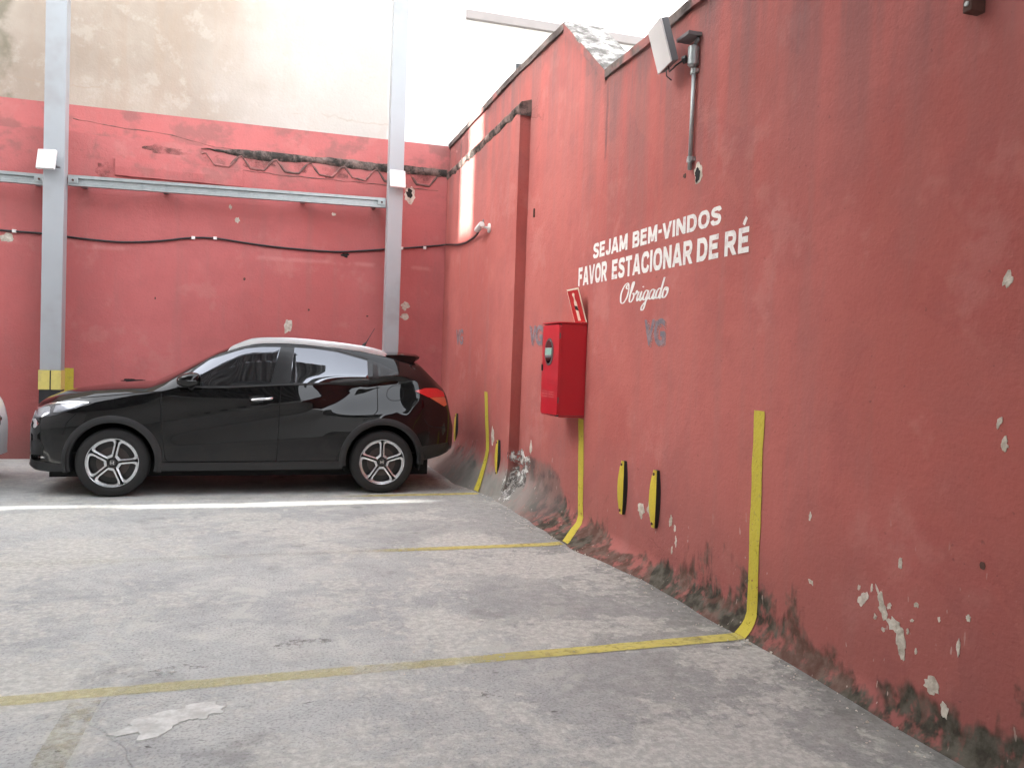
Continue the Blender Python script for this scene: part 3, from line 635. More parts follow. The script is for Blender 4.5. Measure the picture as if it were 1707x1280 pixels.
for i, (x, z, a, c) in enumerate([(-2.75, 3.98, .20, .10), (-1.75, 3.97, .16, .09), (-2.2, 3.99, .12, .06), (-4.62, 3.66, .10, .16), (-.48, 4.02, .22, .10), (-3.3, 3.96, .15, .06), (-3.9, 4.02, .25, .05)]):
    flake('mould_stain', 'mould_smudge', back_wall, on_back, x, z, a, c, 140 + i, .0015, 26, .5)
# yellow bar painted on the back wall beside the column
b = MB(); b.grid(lambda x, z: (x, back_y(x, z) - .004, z), np.linspace(-5.07, -4.94, 3), np.linspace(.0, 1.16, 12)); b.build('yellow_stripe', 'wall_yellow', back_wall)

# cream building wall rising behind
upper = tag(empty('neighbour_building', (-6, UP_Y, 0)), 'pale cream rendered wall of the neighbouring building rising above the red back wall', 'building')
def at_parent(o, p): o.location = -Vector(p.location); return o
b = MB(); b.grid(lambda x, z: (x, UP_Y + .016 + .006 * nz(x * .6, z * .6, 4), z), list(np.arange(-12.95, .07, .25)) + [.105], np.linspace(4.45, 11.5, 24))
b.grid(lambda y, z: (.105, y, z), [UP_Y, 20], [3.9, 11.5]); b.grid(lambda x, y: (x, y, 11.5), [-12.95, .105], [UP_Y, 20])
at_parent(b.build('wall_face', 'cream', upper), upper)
# distant pale building with a cornice beyond the yard
far = tag(empty('distant_building', (8, 30, 0)), 'washed-out white building far beyond the walls, only its thin cornice showing', 'building')
b = MB().box(2, 22, 30, 38, 0, 16.5); at_parent(b.build('facade', 'pale_facade', far), far)
b = MB().box(1.9, 22.1, 29.80, 29.998, 13.95, 14.25); at_parent(b.build('cornice', 'facade_trim', far), far)
b = MB().box(1.9, 22.1, 29.9, 29.998, 16.2, 16.5); at_parent(b.build('parapet', 'pale_facade', far), far)
for k in range(4):
    b = MB().box(6.2 + k * 3.4, 7.6 + k * 3.4, 29.97, 29.999, 11.0, 12.6); at_parent(b.build('window', 'car_trim', far), far)

# ------------------------------------------------------------------ steel columns, rail, canopy roof
ROOF_Z = 7.0
def column(x0, x1, y0, y1, label, painted):
    c = tag(empty('steel_column', ((x0 + x1) / 2, (y0 + y1) / 2, 0)), label, 'column', 'grey steel columns')
    z0 = 1.14 if painted else 0.0
    at_parent(MB().box(x0, x1, y0, y1, z0, ROOF_Z - .02).build('shaft', 'column_paint', c, bevel=.006), c)
    if painted:
        at_parent(MB().box(x0 - .012, (x0 + x1) / 2 - .004, y0 - .012, y1, .905, 1.139).build('painted_band', 'column_yellow', c), c)
        at_parent(MB().box((x0 + x1) / 2 + .012, x1 + .006, y0 - .012, y1, .905, 1.139).build('painted_band', 'column_yellow', c), c)
        at_parent(MB().box(x0 - .004, x1 + .002, y0 - .006, y1 - .001, 0, 1.137).build('painted_base', 'column_black', c), c)
    at_parent(MB().box(x0 - .06, x1 + .06, y0 - .06, y1 + .06, 0, .015).build('base_plate', 'column_paint', c), c)
    return c
column(-5.225, -4.995, 11.16, 11.36, 'grey steel column behind the front of the black car, its foot painted yellow and black', True)
column(-1.065, -.868, 11.16, 11.36, 'grey steel column near the corner, rising behind the rear of the black car', False)
def rail(x0, x1, z0, z1, label):
    r = tag(empty('steel_rail', ((x0 + x1) / 2, 11.34, (z0 + z1) / 2)), label, 'rail', 'galvanised rails on the back wall')
    prof = [(11.30, .065), (11.30, .028), (11.325, .022), (11.325, -.022), (11.30, -.028), (11.30, -.065), (11.37, -.065), (11.37, .065)]
    b = MB(); n = len(prof)
    for x, zc in ((x0, z0), (x1, z1)):
        for (y, z) in prof: b.v.append((x, y, zc + z))
    for k in range(n): b.f.append((k, (k + 1) % n, n + (k + 1) % n, n + k))
    b.f += [tuple(range(n)), tuple(range(2 * n - 1, n - 1, -1))]
    at_parent(b.build('channel', 'galvanised', r), r)
    for x, z in ((x0 + .06, z0), (x1 - .06, z1)):
        at_parent(MB().box(x - .055, x + .055, 11.285, 11.299, z - .035, z + .035).build('end_clip', 'galvanised', r, bevel=.004), r)
        at_parent(MB().tube([(x, 11.275, z), (x, 11.286, z)], .014, 8).build('bolt', 'rust', r), r)
    for q in (0.0, .28, .72, 1.0):
        x = x0 + (x1 - x0) * q; x = min(max(x, x0 + .14), x1 - .14); z = z0 + (z1 - z0) * q
        at_parent(MB().box(x - .03, x + .03, 11.371, BACK_Y + .03, z - .04, z + .04).build('wall_bracket', 'galvanised', r), r)
rail(-12.9, -5.235, 3.46, 3.46, 'galvanised steel rail left of the left column, cut by the frame edge')
rail(-4.985, -1.075, 3.482, 3.545, 'long galvanised steel rail running between the two grey columns')
# white square lamps on the columns
def column_lamp(x, z, label, tilt):
    l = tag(empty('floodlight', (x, 11.08, z)), label, 'floodlight', 'white floodlights on the columns')
    m = Matrix.Rotation(R(tilt), 4, 'Z') @ Matrix.Rotation(R(-12), 4, 'X')
    MB().box(-.105, .105, -.045, .0, -.12, .12).xform(m).build('housing', 'fixture_white', l, bevel=.008)
    MB().box(-.088, .088, -.049, -.0455, -.10, .10).xform(m).build('lens', 'lens_white', l)
    MB().box(-.012, .012, 0, .075, -.02, .02).xform(Matrix.Rotation(R(tilt), 4, 'Z')).build('bracket', 'fixture_grey', l)
    MB().tube([(.085, .03, -.06), (.13, .02, -.065)], .016, 8).build('knob', 'fixture_grey', l, True)
    return l
column_lamp(-5.16, 3.655, 'small white square floodlight on the left grey column', -14)
column_lamp(-.965, 3.825, 'small white square floodlight on the right grey column', 6)

# corrugated canopy roof, open along the side wall; sheets cut to shade the near floor
roof = tag(empty('canopy_roof', (-8, 2, ROOF_Z)), 'high corrugated metal canopy over the parking bays, seen only mirrored in the car windows', 'roof')
EDGE_X = -1.9
def sheet(x0, x1, y0, y1, mat='roof_sheet'):
    b = MB(); xs = []; k = 0; x = x0
    while x < x1 - .001:
        for dx, z in ((0, 0), (.07, 0), (.10, .045), (.17, .045)):
            if x + dx <= x1: xs.append((x + dx, z))
        x += .20
    for (xx, z) in xs:
        for y in (y0, y1): b.v.append((xx, y, ROOF_Z + z))
    for i in range(len(xs) - 1): b.f.append((2 * i, 2 * i + 2, 2 * i + 3, 2 * i + 1))
    return at_parent(b.build('roof_sheet', mat, roof), roof)
sheet(-13, EDGE_X, -10, 3.4)
sheet(-6.1, EDGE_X, 3.4, 5.0)
sheet(EDGE_X, -1.3, -10, 3.6)
sheet(-1.3, .4, -10, -3.5)
for y in (-6, -1.2, 4.9):
    at_parent(MB().box(-6.1, EDGE_X + .1, y - .05, y + .05, ROOF_Z - .22, ROOF_Z - .003).build('beam', 'column_paint', roof), roof)
# unseen screen added to shade the yard; slot and notch shape sun strips
sun_screen = tag(empty('added_sun_screen', (-14.5, 3, 0)), 'unseen tall screen added left of the yard to shade it and shape the sun strips', 'building')
TX0, TX1, TH = -13.3, -13.0, 11.2
def block(y0, y1, z0, z1): at_parent(MB().box(TX0, TX1, y0, y1, z0, z1).build('screen_block', 'pale_facade', sun_screen), sun_screen)
block(-14, 8.06, 0, TH); block(8.06, 8.24, 0, 2.6); block(8.06, 8.24, 5.75, TH); block(8.06, 8.16, 3.95, 4.30); block(8.20, 8.24, 4.30, 4.9); block(8.15, 8.24, 3.1, 3.4); block(8.06, 8.11, 5.1, 5.5); block(8.06, 8.14, 5.5, 5.75); block(8.24, 10.02, 0, 14.5); block(10.02, 10.72, 0, 9.05); block(10.02, 10.72, 11.3, 14.5); block(10.72, 26, 0, 14.5)
rear_screen = tag(MB().box(-13.0, .36, -10.3, -10.0, 0, ROOF_Z).build('added_rear_screen', 'pale_facade'), 'plain unseen wall added behind the camera to block light', 'wall')  # added out of view to keep light off the near yard

# ------------------------------------------------------------------ things on the side wall
# fire extinguisher cabinet
cab = tag(empty('extinguisher_cabinet', (-.12, 6.67, 1.0)), 'red metal fire extinguisher cabinet mounted on the red wall', 'cabinet')
CX0, CY0, CY1, CZ0, CZ1 = -.235, 6.455, 6.865, 1.0, 1.79
at_parent(MB().box(CX0, -.004, CY0, CY1, CZ0, CZ1).build('case', 'cabinet_red', cab, bevel=.006), cab)
b = MB(); dp = []
for (cy_, cz_, a0) in ((CY0 + .02, CZ0 + .045, 180), (CY1 + .004 - .03, CZ0 + .045 - .01, 270), (CY1 + .004 - .03, CZ1 - .035, 0), (CY0 + .02, CZ1 - .035, 90)):
    for k in range(5):
        t = R(a0 + k * 22.5); rr = .026
        # corner arc in (y,z)
        dp.append((CX0 - .022, cy_ + rr * (math.cos(t)), cz_ + rr * math.sin(t)))
b.prism(dp, (.0215, 0, 0)); at_parent(b.build('door', 'cabinet_red', cab), cab)
at_parent(MB().box(CX0 - .026, -.003, CY0 - .008, CY1 + .01, CZ1 + .001, CZ1 + .014).build('lid', 'cabinet_red', cab, bevel=.003), cab)
def oval(yc, zc, ry, rz, x, z0=-1, z1=1, n=40):
    pts = []
    for k in range(n):
        t = 2 * math.pi * k / n; pts.append((x, yc + ry * math.cos(t), zc + rz * min(z1, max(z0, math.sin(t)))))
    return pts
win = at_parent(MB().prism(oval(6.685, 1.55, .108, .118, CX0 - .0275), (.005, 0, 0)).build('window_seal', 'seal_grey', cab), cab)
win2 = MB().prism(oval(6.685, 1.55, .088, .100, CX0 - .0300), (.003, 0, 0)).build('window_pane', 'car_glass', win)
lab = MB().prism([(CX0 - .0325, 6.685 - .080, 1.525), (CX0 - .0325, 6.685 + .080, 1.525), (CX0 - .0325, 6.685 + .080, 1.578), (CX0 - .0325, 6.685 - .080, 1.578)], (.002, 0, 0)).build('extinguisher_label', 'extinguisher_label', win)
for k, (za, zb) in enumerate(((1.580, 1.584), (1.518, 1.522))):
    MB().box(CX0 - .0322, CX0 - .0302, 6.605, 6.765, za, zb).build('label_edge', 'lens_white', win)
at_parent(MB().box(CX0 - .034, CX0 - .0225, 6.832, 6.852, 1.385, 1.44).build('lock', 'sign_black', cab, bevel=.003), cab)
for r_ in range(3):
    for (ya, yb) in ((6.53, 6.66), (6.70, 6.84)):
        at_parent(MB().box(CX0 - .0245, CX0 - .0222, ya, yb, 1.165 + r_ * .022 - .003, 1.165 + r_ * .022 + .001).build('vent_slot', 'vent_pale', cab), cab)
for z in (1.12, 1.66):
    at_parent(MB().tube([(CX0 - .012, CY0 - .004, z), (CX0 - .012, CY0 - .004, z + .05)], .006, 8).build('hinge', 'seal_grey', cab, True, 40), cab)
at_parent(MB().box(CX0 - .0012, CX0 + .0002, CY0 + .002, CY1 - .002, CZ0 + .004, CZ1 - .004).build('door_seam', 'sign_black', cab), cab)
at_parent(MB().box(CX0 + .01, -.01, CY0 - .003, CY0 - .0005, CZ0 + .012, CZ0 + .016).build('seam', 'seal_grey', cab), cab)
# extinguisher sign propped above it
sg = tag(empty('extinguisher_sign', (-.03, 6.60, 1.80)), 'red and white extinguisher sign tilted above the red cabinet', 'sign')
sm_ = Matrix.Translation((-.012, 6.585, 1.80)) @ Matrix.Rotation(R(-17), 4, 'Y')
def splate(name, y0, y1, z0, z1, x, mat, parent, th=.002): 
    b = MB().box(x, x + th, y0, y1, z0, z1).xform(sm_); return at_parent(b.build(name, mat, parent), sg) if parent is sg else b.build(name, mat, parent)
pl = splate('plate', -.135, .135, .012, .31, -.003, 'sign_cream', sg, .006)
splate('red_field', -.122, .122, .014, .297, -.0045, 'sign_red', pl, .0012)
bottle = [(-.03, .03), (.03, .03), (.033, .19), (.012, .215), (.012, .24), (.03, .25), (.03, .262), (.0, .275), (-.03, .262), (-.012, .24), (-.012, .215), (-.033, .19)]
MB().prism([(-.0062, y, z) for y, z in bottle], (.0012, 0, 0)).xform(sm_).build('pictogram', 'sign_cream', pl)
MB().prism([(-.0075, y, z) for y, z in [(-.036, .115), (.034, .13), (.036, .165), (-.030, .155)]], (.001, 0, 0)).xform(sm_).build('pictogram_flame', 'sign_black', pl)

# bowed wall guards cut from tyre tread
def guard(y, z0, z1, label, w_=.105):
    x0 = wall_x(y, (z0 + z1) / 2)
    g = tag(empty('wall_guard', (x0, y, z0)), label, 'wall guard', 'yellow bowed wheel guards on the side wall')
    H = z1 - z0; n = 14; b = MB(); e = MB()
    def prof(t):
        s_ = math.sin(math.pi * t); return .003 + .013 * s_ ** .8, w_ * (.45 + .55 * s_ ** .8) / 2
    for i in range(n + 1):
        t = i / n; d, hw = prof(t); z = H * t
        for q in (-1, -.4, .4, 1): b.v.append((-d - .020 - (.004 if abs(q) < 1 else 0), q * hw, z))
        for q in (1, -1): b.v.append((-d - .002, q * hw, z))
    m = 6
    for i in range(n):
        for j in range(3): b.f.append((i * m + j, (i + 1) * m + j, (i + 1) * m + j + 1, i * m + j + 1))
    face = b.build('tread_face', 'guard_yellow', g, True)
    for i in range(n + 1):
        t = i / n; d, hw = prof(t); z = H * t
        e.v += [(-d - .0195, -hw + .001, z), (.0, -hw + .001, z), (.0, hw - .001, z), (-d - .0195, hw - .001, z)]
    for i in range(n):
        for j in range(4): e.f.append((i * 4 + j, (i + 1) * 4 + j, (i + 1) * 4 + (j + 1) % 4, i * 4 + (j + 1) % 4))
    e.f += [(0, 1, 2, 3), tuple(n * 4 + k for k in (3, 2, 1, 0))]
    e.build('rubber_body', 'rubber_black', g)
    for t in (.07, .93):
        d, hw = prof(t); MB().tube([(-d - .03, 0, H * t), (-d - .018, 0, H * t)], .011, 8).build('bolt', 'rust', g, True, 40)
guard(5.60, .345, .745, 'bowed yellow wall guard, left one of the pair in the middle of the side wall')
guard(5.07, .352, .750, 'bowed yellow wall guard, right one of the pair in the middle of the side wall')
guard(8.42, .22, .60, 'dirty yellow wall guard just left of the pilaster edge')
guard(10.45, .31, .735, 'yellow wall guard in the dark corner behind the car tail')

# floodlight on conduit
fl = tag(empty('conduit_floodlight', (-.02, 4.76, 2.72)), 'white panel floodlight on a galvanised conduit high on the red side wall', 'floodlight')
wx = side_x(4.76, 3.1)
at_parent(MB().tube([(wx - .022, 4.76, 2.735), (wx - .022, 4.755, 3.42)], .0135, 12).build('conduit', 'galvanised', fl, True), fl)
for z in (2.80, 3.36): at_parent(MB().tube([(wx - .022, 4.76, z - .018), (wx - .022, 4.76, z + .018)], .02, 10).build('coupling', 'galvanised', fl, True, 40), fl); at_parent(MB().box(wx - .028, wx - .001, 4.725, 4.795, z - .012, z + .012).build('clamp', 'galvanised', fl), fl)
at_parent(MB().tube([(wx - .03, 4.757, 3.385), (wx - .03, 4.757, 3.40), (wx - .03, 4.757, 3.40), (wx - .03, 4.757, 3.51), (wx - .03, 4.757, 3.52)], [.022, .034, .036, .036, .026], 14).build('junction_body', 'galvanised', fl, True, 40), fl)
at_parent(MB().tube([(wx - .06, 4.79, 3.445), (wx - .075, 4.81, 3.44)], .024, 10).build('gland', 'sign_black', fl, True, 40), fl)
at_parent(MB().tube([(wx - .03, 4.757, 3.515), (wx - .02, 4.72, 3.555), (wx - .02, 4.72, 3.57)], .012, 8).build('stem', 'fixture_grey', fl, True), fl)
at_parent(MB().box(wx - .10, wx - .006, 4.70, 4.86, 3.568, 3.590).build('arm', 'fixture_grey', fl), fl)
fm = Matrix.Translation((wx - .145, 4.955, 3.575)) @ Matrix.Rotation(R(-8), 4, 'Z') @ Matrix.Rotation(R(-17), 4, 'Y')
at_parent(MB().box(-.02, .025, -.125, .125, -.14, .14).xform(fm).build('housing', 'fixture_grey', fl, bevel=.006), fl)
at_parent(MB().box(-.032, -.0205, -.127, .127, -.143, .143).xform(fm).build('panel', 'fixture_white', fl, bevel=.004), fl)
at_parent(MB().tube([(wx - .075, 4.81, 3.44), (wx - .10, 4.86, 3.42), (wx - .11, 4.92, 3.40), (wx - .12, 4.94, 3.46)], .006, 6).build('cable', 'cable_black', fl, True), fl)
at_parent(MB().tube([(wx - .12, 4.95, 3.43), (wx - .115, 4.955, 3.38), (wx - .09, 4.93, 3.35)], .004, 6).build('cable', 'cable_black', fl, True), fl)
# small rusty brackets left in the wall
br = tag(empty('angle_bracket', (0, 7.89, 2.96)), 'small rusty angle bracket on the side wall above the cabinet', 'bracket')
MB().box(-.06, .0, -.015, .0, .02, .035).build('arm', 'rust', br); MB().box(-.06, -.045, -.015, 0, -.05, .02).build('hook', 'rust', br)
br = tag(empty('angle_bracket', (0, 2.55, 2.90)), 'dark steel bracket stub at the top right corner of the side wall', 'bracket')
MB().box(-.07, .0, -.02, .02, -.03, .05).build('stub', 'rust', br, bevel=.004); MB().box(-.02, -.001, .02, .07, .0, .04).build('plate', 'rust', br); MB().tube([(-.075, 0, .0), (-.065, 0, .0)], .01, 8).build('bolt', 'galvanised', br, True, 40)

# security camera and cable
cc = tag(empty('security_camera', (-.17, 9.15, 2.97)), 'small white security camera on the far side wall near the corner', 'camera')
MB().tube([(-.001, 0, 0), (-.016, 0, 0)], .055, 14).build('mount', 'pvc_white', cc, True, 40)
MB().tube([(-.016, 0, 0), (-.06, .03, .01), (-.08, .06, .02)], .014, 8).build('arm', 'pvc_white', cc, True)
MB().tube([(-.10, -.02, .035), (-.098, .0, .033), (-.09, .20, .01), (-.088, .24, .006)], [.030, .036, .036, .034], 14).build('body', 'pvc_white', cc, True, 40)
MB().tube([(-.0878, .2405, .0058), (-.0876, .246, .0055)], .026, 12).build('lens', 'car_glass', cc, True, 40)
MB().box(-.075, -.06, .04, .055, .03, .10).build('clip', 'fixture_grey', cc)
cab_l = tag(empty('cable', (-3, BACK_Y, 2.88)), 'black cable sagging along the back wall to the security camera', 'cable')
pts = [(-8, 2.90), (-7, 2.85), (-6.4, 2.88), (-5.79, 2.844), (-5.29, 2.838), (-4.9, 2.81), (-4.43, 2.797), (-4.0, 2.84), (-3.57, 2.916), (-3.27, 2.931), (-2.95, 2.905), (-2.58, 2.878), (-2.1, 2.863), (-1.705, 2.867), (-1.35, 2.905), (-1.045, 2.948), (-.75, 2.985), (-.45, 3.03), (-.25, 3.06)]
cp = [Vector((p.x, back_y(p.x, p.y) - .016, p.y)) for p in catmull(pts, 6)]
cp += [Vector((-.20, BACK_Y - .05, 3.066)), Vector((-.195, 11.2, 3.03)), Vector((-.195, 10.7, 2.965)), Vector((-.195, 10.2, 2.93)), Vector((-.20, 9.75, 2.94)), Vector((-.22, 9.5, 2.96)), Vector((-.262, 9.36, 2.972))]
at_parent(MB().tube(cp, .013, 8).build('sheath', 'cable_black', cab_l, True), cab_l)
for x in (-5.63, -3.55, -3.28, -.80, -.47):
    z = min(cp[:100], key=lambda p: abs(p.x - x)).z
    at_parent(MB().box(x - .022, x + .022, back_y(x, z) - .034, back_y(x, z) - .001, z - .018, z + .022).build('clip', 'pvc_white', cab_l, bevel=.004), cab_l)

# ------------------------------------------------------------------ the cars
UG = np.linspace(-1.0, 3.7, 941)
def curve(ks, sig=.025):
    y = np.interp(UG, [k[0] for k in ks], [k[1] for k in ks]); r = int(sig * 3 / .005); k = np.exp(-.5 * (np.arange(-r, r + 1) * .005 / sig) ** 2); k /= k.sum()
    yp = np.concatenate([2 * y[0] - y[r:0:-1], y, 2 * y[-1] - y[-2:-r - 2:-1]]); y = np.convolve(yp, k, 'valid')
    return lambda u: float(np.interp(u, UG, y))
Z_BOT = curve([(-.82, .30), (-.72, .245), (-.55, .235), (.4, .255), (2.2, .27), (2.9, .33), (3.1, .345), (3.30, .385), (3.44, .45)])
V_BOT = curve([(-.82, .46), (-.77, .58), (-.68, .68), (-.55, .75), (-.4, .80), (0, .83), (2.6, .83), (3.0, .80), (3.2, .72), (3.35, .62), (3.44, .50)])
V_WID = curve([(-.82, .40), (-.80, .50), (-.77, .60), (-.72, .69), (-.65, .755), (-.55, .81), (-.4, .85), (-.2, .875), (0, .885), (.5, .872), (1.3, .872), (2.2, .880), (2.6, .888), (2.9, .878), (3.1, .845), (3.25, .785), (3.36, .70), (3.44, .56)], .02)
Z_BEL = curve([(-.82, .63), (-.79, .70), (-.75, .775), (-.7, .835), (-.5, .905), (-.2, .95), (.1, .985), (.4, 1.03), (.65, 1.078), (1.0, 1.095), (1.5, 1.128), (2.0, 1.155), (2.46, 1.185), (2.75, 1.23), (3.0, 1.20), (3.2, 1.14), (3.33, 1.06), (3.38, .95), (3.44, .68)], .02)
V_BEL = curve([(-.82, .36), (-.79, .49), (-.75, .59), (-.7, .66), (-.5, .765), (-.2, .815), (.1, .835), (.4, .84), (.65, .832), (1.5, .825), (2.0, .82), (2.46, .812), (2.8, .795), (3.0, .768), (3.2, .705), (3.35, .60), (3.44, .48)], .02)
Z_EDG = curve([(-.82, .655), (-.79, .74), (-.75, .825), (-.7, .892), (-.5, .975), (-.2, 1.03), (.1, 1.058), (.30, 1.068), (.45, 1.125), (.635, 1.245), (.8, 1.352), (.934, 1.432), (1.15, 1.520), (1.28, 1.550), (1.6, 1.568), (2.1, 1.545), (2.45, 1.498), (2.7, 1.452), (2.9, 1.412), (3.03, 1.372), (3.1, 1.312), (3.2, 1.215), (3.33, 1.095), (3.38, .97), (3.44, .70)], .02)
V_EDG = curve([(-.82, .32), (-.79, .43), (-.75, .51), (-.7, .575), (-.5, .665), (-.2, .71), (.1, .735), (.30, .745), (.5, .735), (.635, .71), (.934, .665), (1.28, .645), (1.6, .642), (2.1, .634), (2.45, .618), (2.7, .60), (2.9, .592), (3.05, .588), (3.2, .585), (3.33, .55), (3.44, .42)], .02)
Z_CEN = curve([(-.82, .67), (-.79, .765), (-.75, .86), (-.70, .935), (-.56, .995), (-.42, 1.030), (-.18, 1.067), (.03, 1.092), (.20, 1.104), (.282, 1.112), (.635, 1.297), (.934, 1.462), (1.15, 1.558), (1.28, 1.590), (1.5, 1.604), (1.71, 1.605), (2.1, 1.588), (2.41, 1.555), (2.65, 1.515), (2.78, 1.492), (2.95, 1.458), (3.03, 1.425), (3.1, 1.350), (3.2, 1.245), (3.33, 1.135), (3.38, .99), (3.44, .71)], .018)
CR1 = lambda u: float(np.interp(u, [.45, .58, .94, 1.546, 1.97, 2.54, 2.757], [.745, .76, .824, .93, .995, 1.17, 1.21]))
CR2 = lambda u: float(np.interp(u, [.45, .887, 1.877, 2.2], [.49, .514, .585, .60]))
N1, N2, N3 = 40, 22, 12
_sec = {}
def section(u):
    u = round(u, 4)
    if u in _sec: return _sec[u]
    zb, vb, vw, zl, vl, ze, ve, zc = Z_BOT(u), V_BOT(u), V_WID(u), Z_BEL(u), V_BEL(u), Z_EDG(u), V_EDG(u), Z_CEN(u)
    zw = min(.64, zb + .72 * (zl - zb)); vb = min(vb, vw)
    hn = sm(1.7, 2.35, u) * (1 - sm(2.75, 3.05, u))      # rear haunch: widest over the arch, leaning in above it
    kz = [zb, zb + .09 * (zl - zb), zb + .3 * (zl - zb), zw, zw + .34 * (zl - zw), zw + .68 * (zl - zw), zl]; kv = [vb, vw - .022, vw - .006, vw + .004 * hn, vw - .003 - .012 * hn, vw - .012 - .078 * hn, vl - .066 * hn]
    z1 = np.linspace(zb, zl, N1); v1 = np.interp(z1, kz, kv)
    t = np.linspace(0, 1, N2 + 1)[1:]; z2 = zl + (ze - zl) * t; v2 = vl + (ve - vl) * t + .018 * np.sin(np.pi * t) * min(1, (ze - zl) / .3)
    s = np.linspace(0, 1, N3 + 1)[1:]; v3 = ve * (1 - s); z3 = ze + (zc - ze) * (1 - (1 - s) ** 2.2)
    V = np.concatenate([v1, v2, v3]); Zz = np.concatenate([z1, z2, z3])
    for _ in range(5):
        V[1:-1] = .25 * V[:-2] + .5 * V[1:-1] + .25 * V[2:]; Zz[1:-1] = .25 * Zz[:-2] + .5 * Zz[1:-1] + .25 * Zz[2:]
    fade = sm(.35, .7, u) * (1 - sm(2.55, 2.8, u)); fade2 = .8 * sm(.45, .75, u) * (1 - sm(1.85, 2.15, u))
    d1 = Zz - CR1(u); d2 = Zz - CR2(u)
    fade *= 1 - .85 * sm(1.75, 2.1, u)
    V = V + (V > .3) * fade * (.012 * np.exp(-np.abs(d1) / .035) - .014 * np.exp(-((d1 + .13) / .08) ** 2)) + (V > .3) * fade2 * (.016 * np.exp(-np.abs(d2) / .045))
    _sec[u] = (V, Zz); return _sec[u]
def side_v(u, z):
    V, Zz = section(u); k = N1 + N2 + 2
    return float(np.interp(z, Zz[:k], V[:k]))
def stations():
    a = list(np.linspace(-.80, -.55, 26)) + list(np.linspace(-.53, 3.10, 180)) + list(np.linspace(3.115, 3.425, 30)); return [round(x, 4) for x in a]
ARCH = ((0.0, .345), (2.61, .350)); A_IN, A_OUT, A_CUT = .382, .452, .415

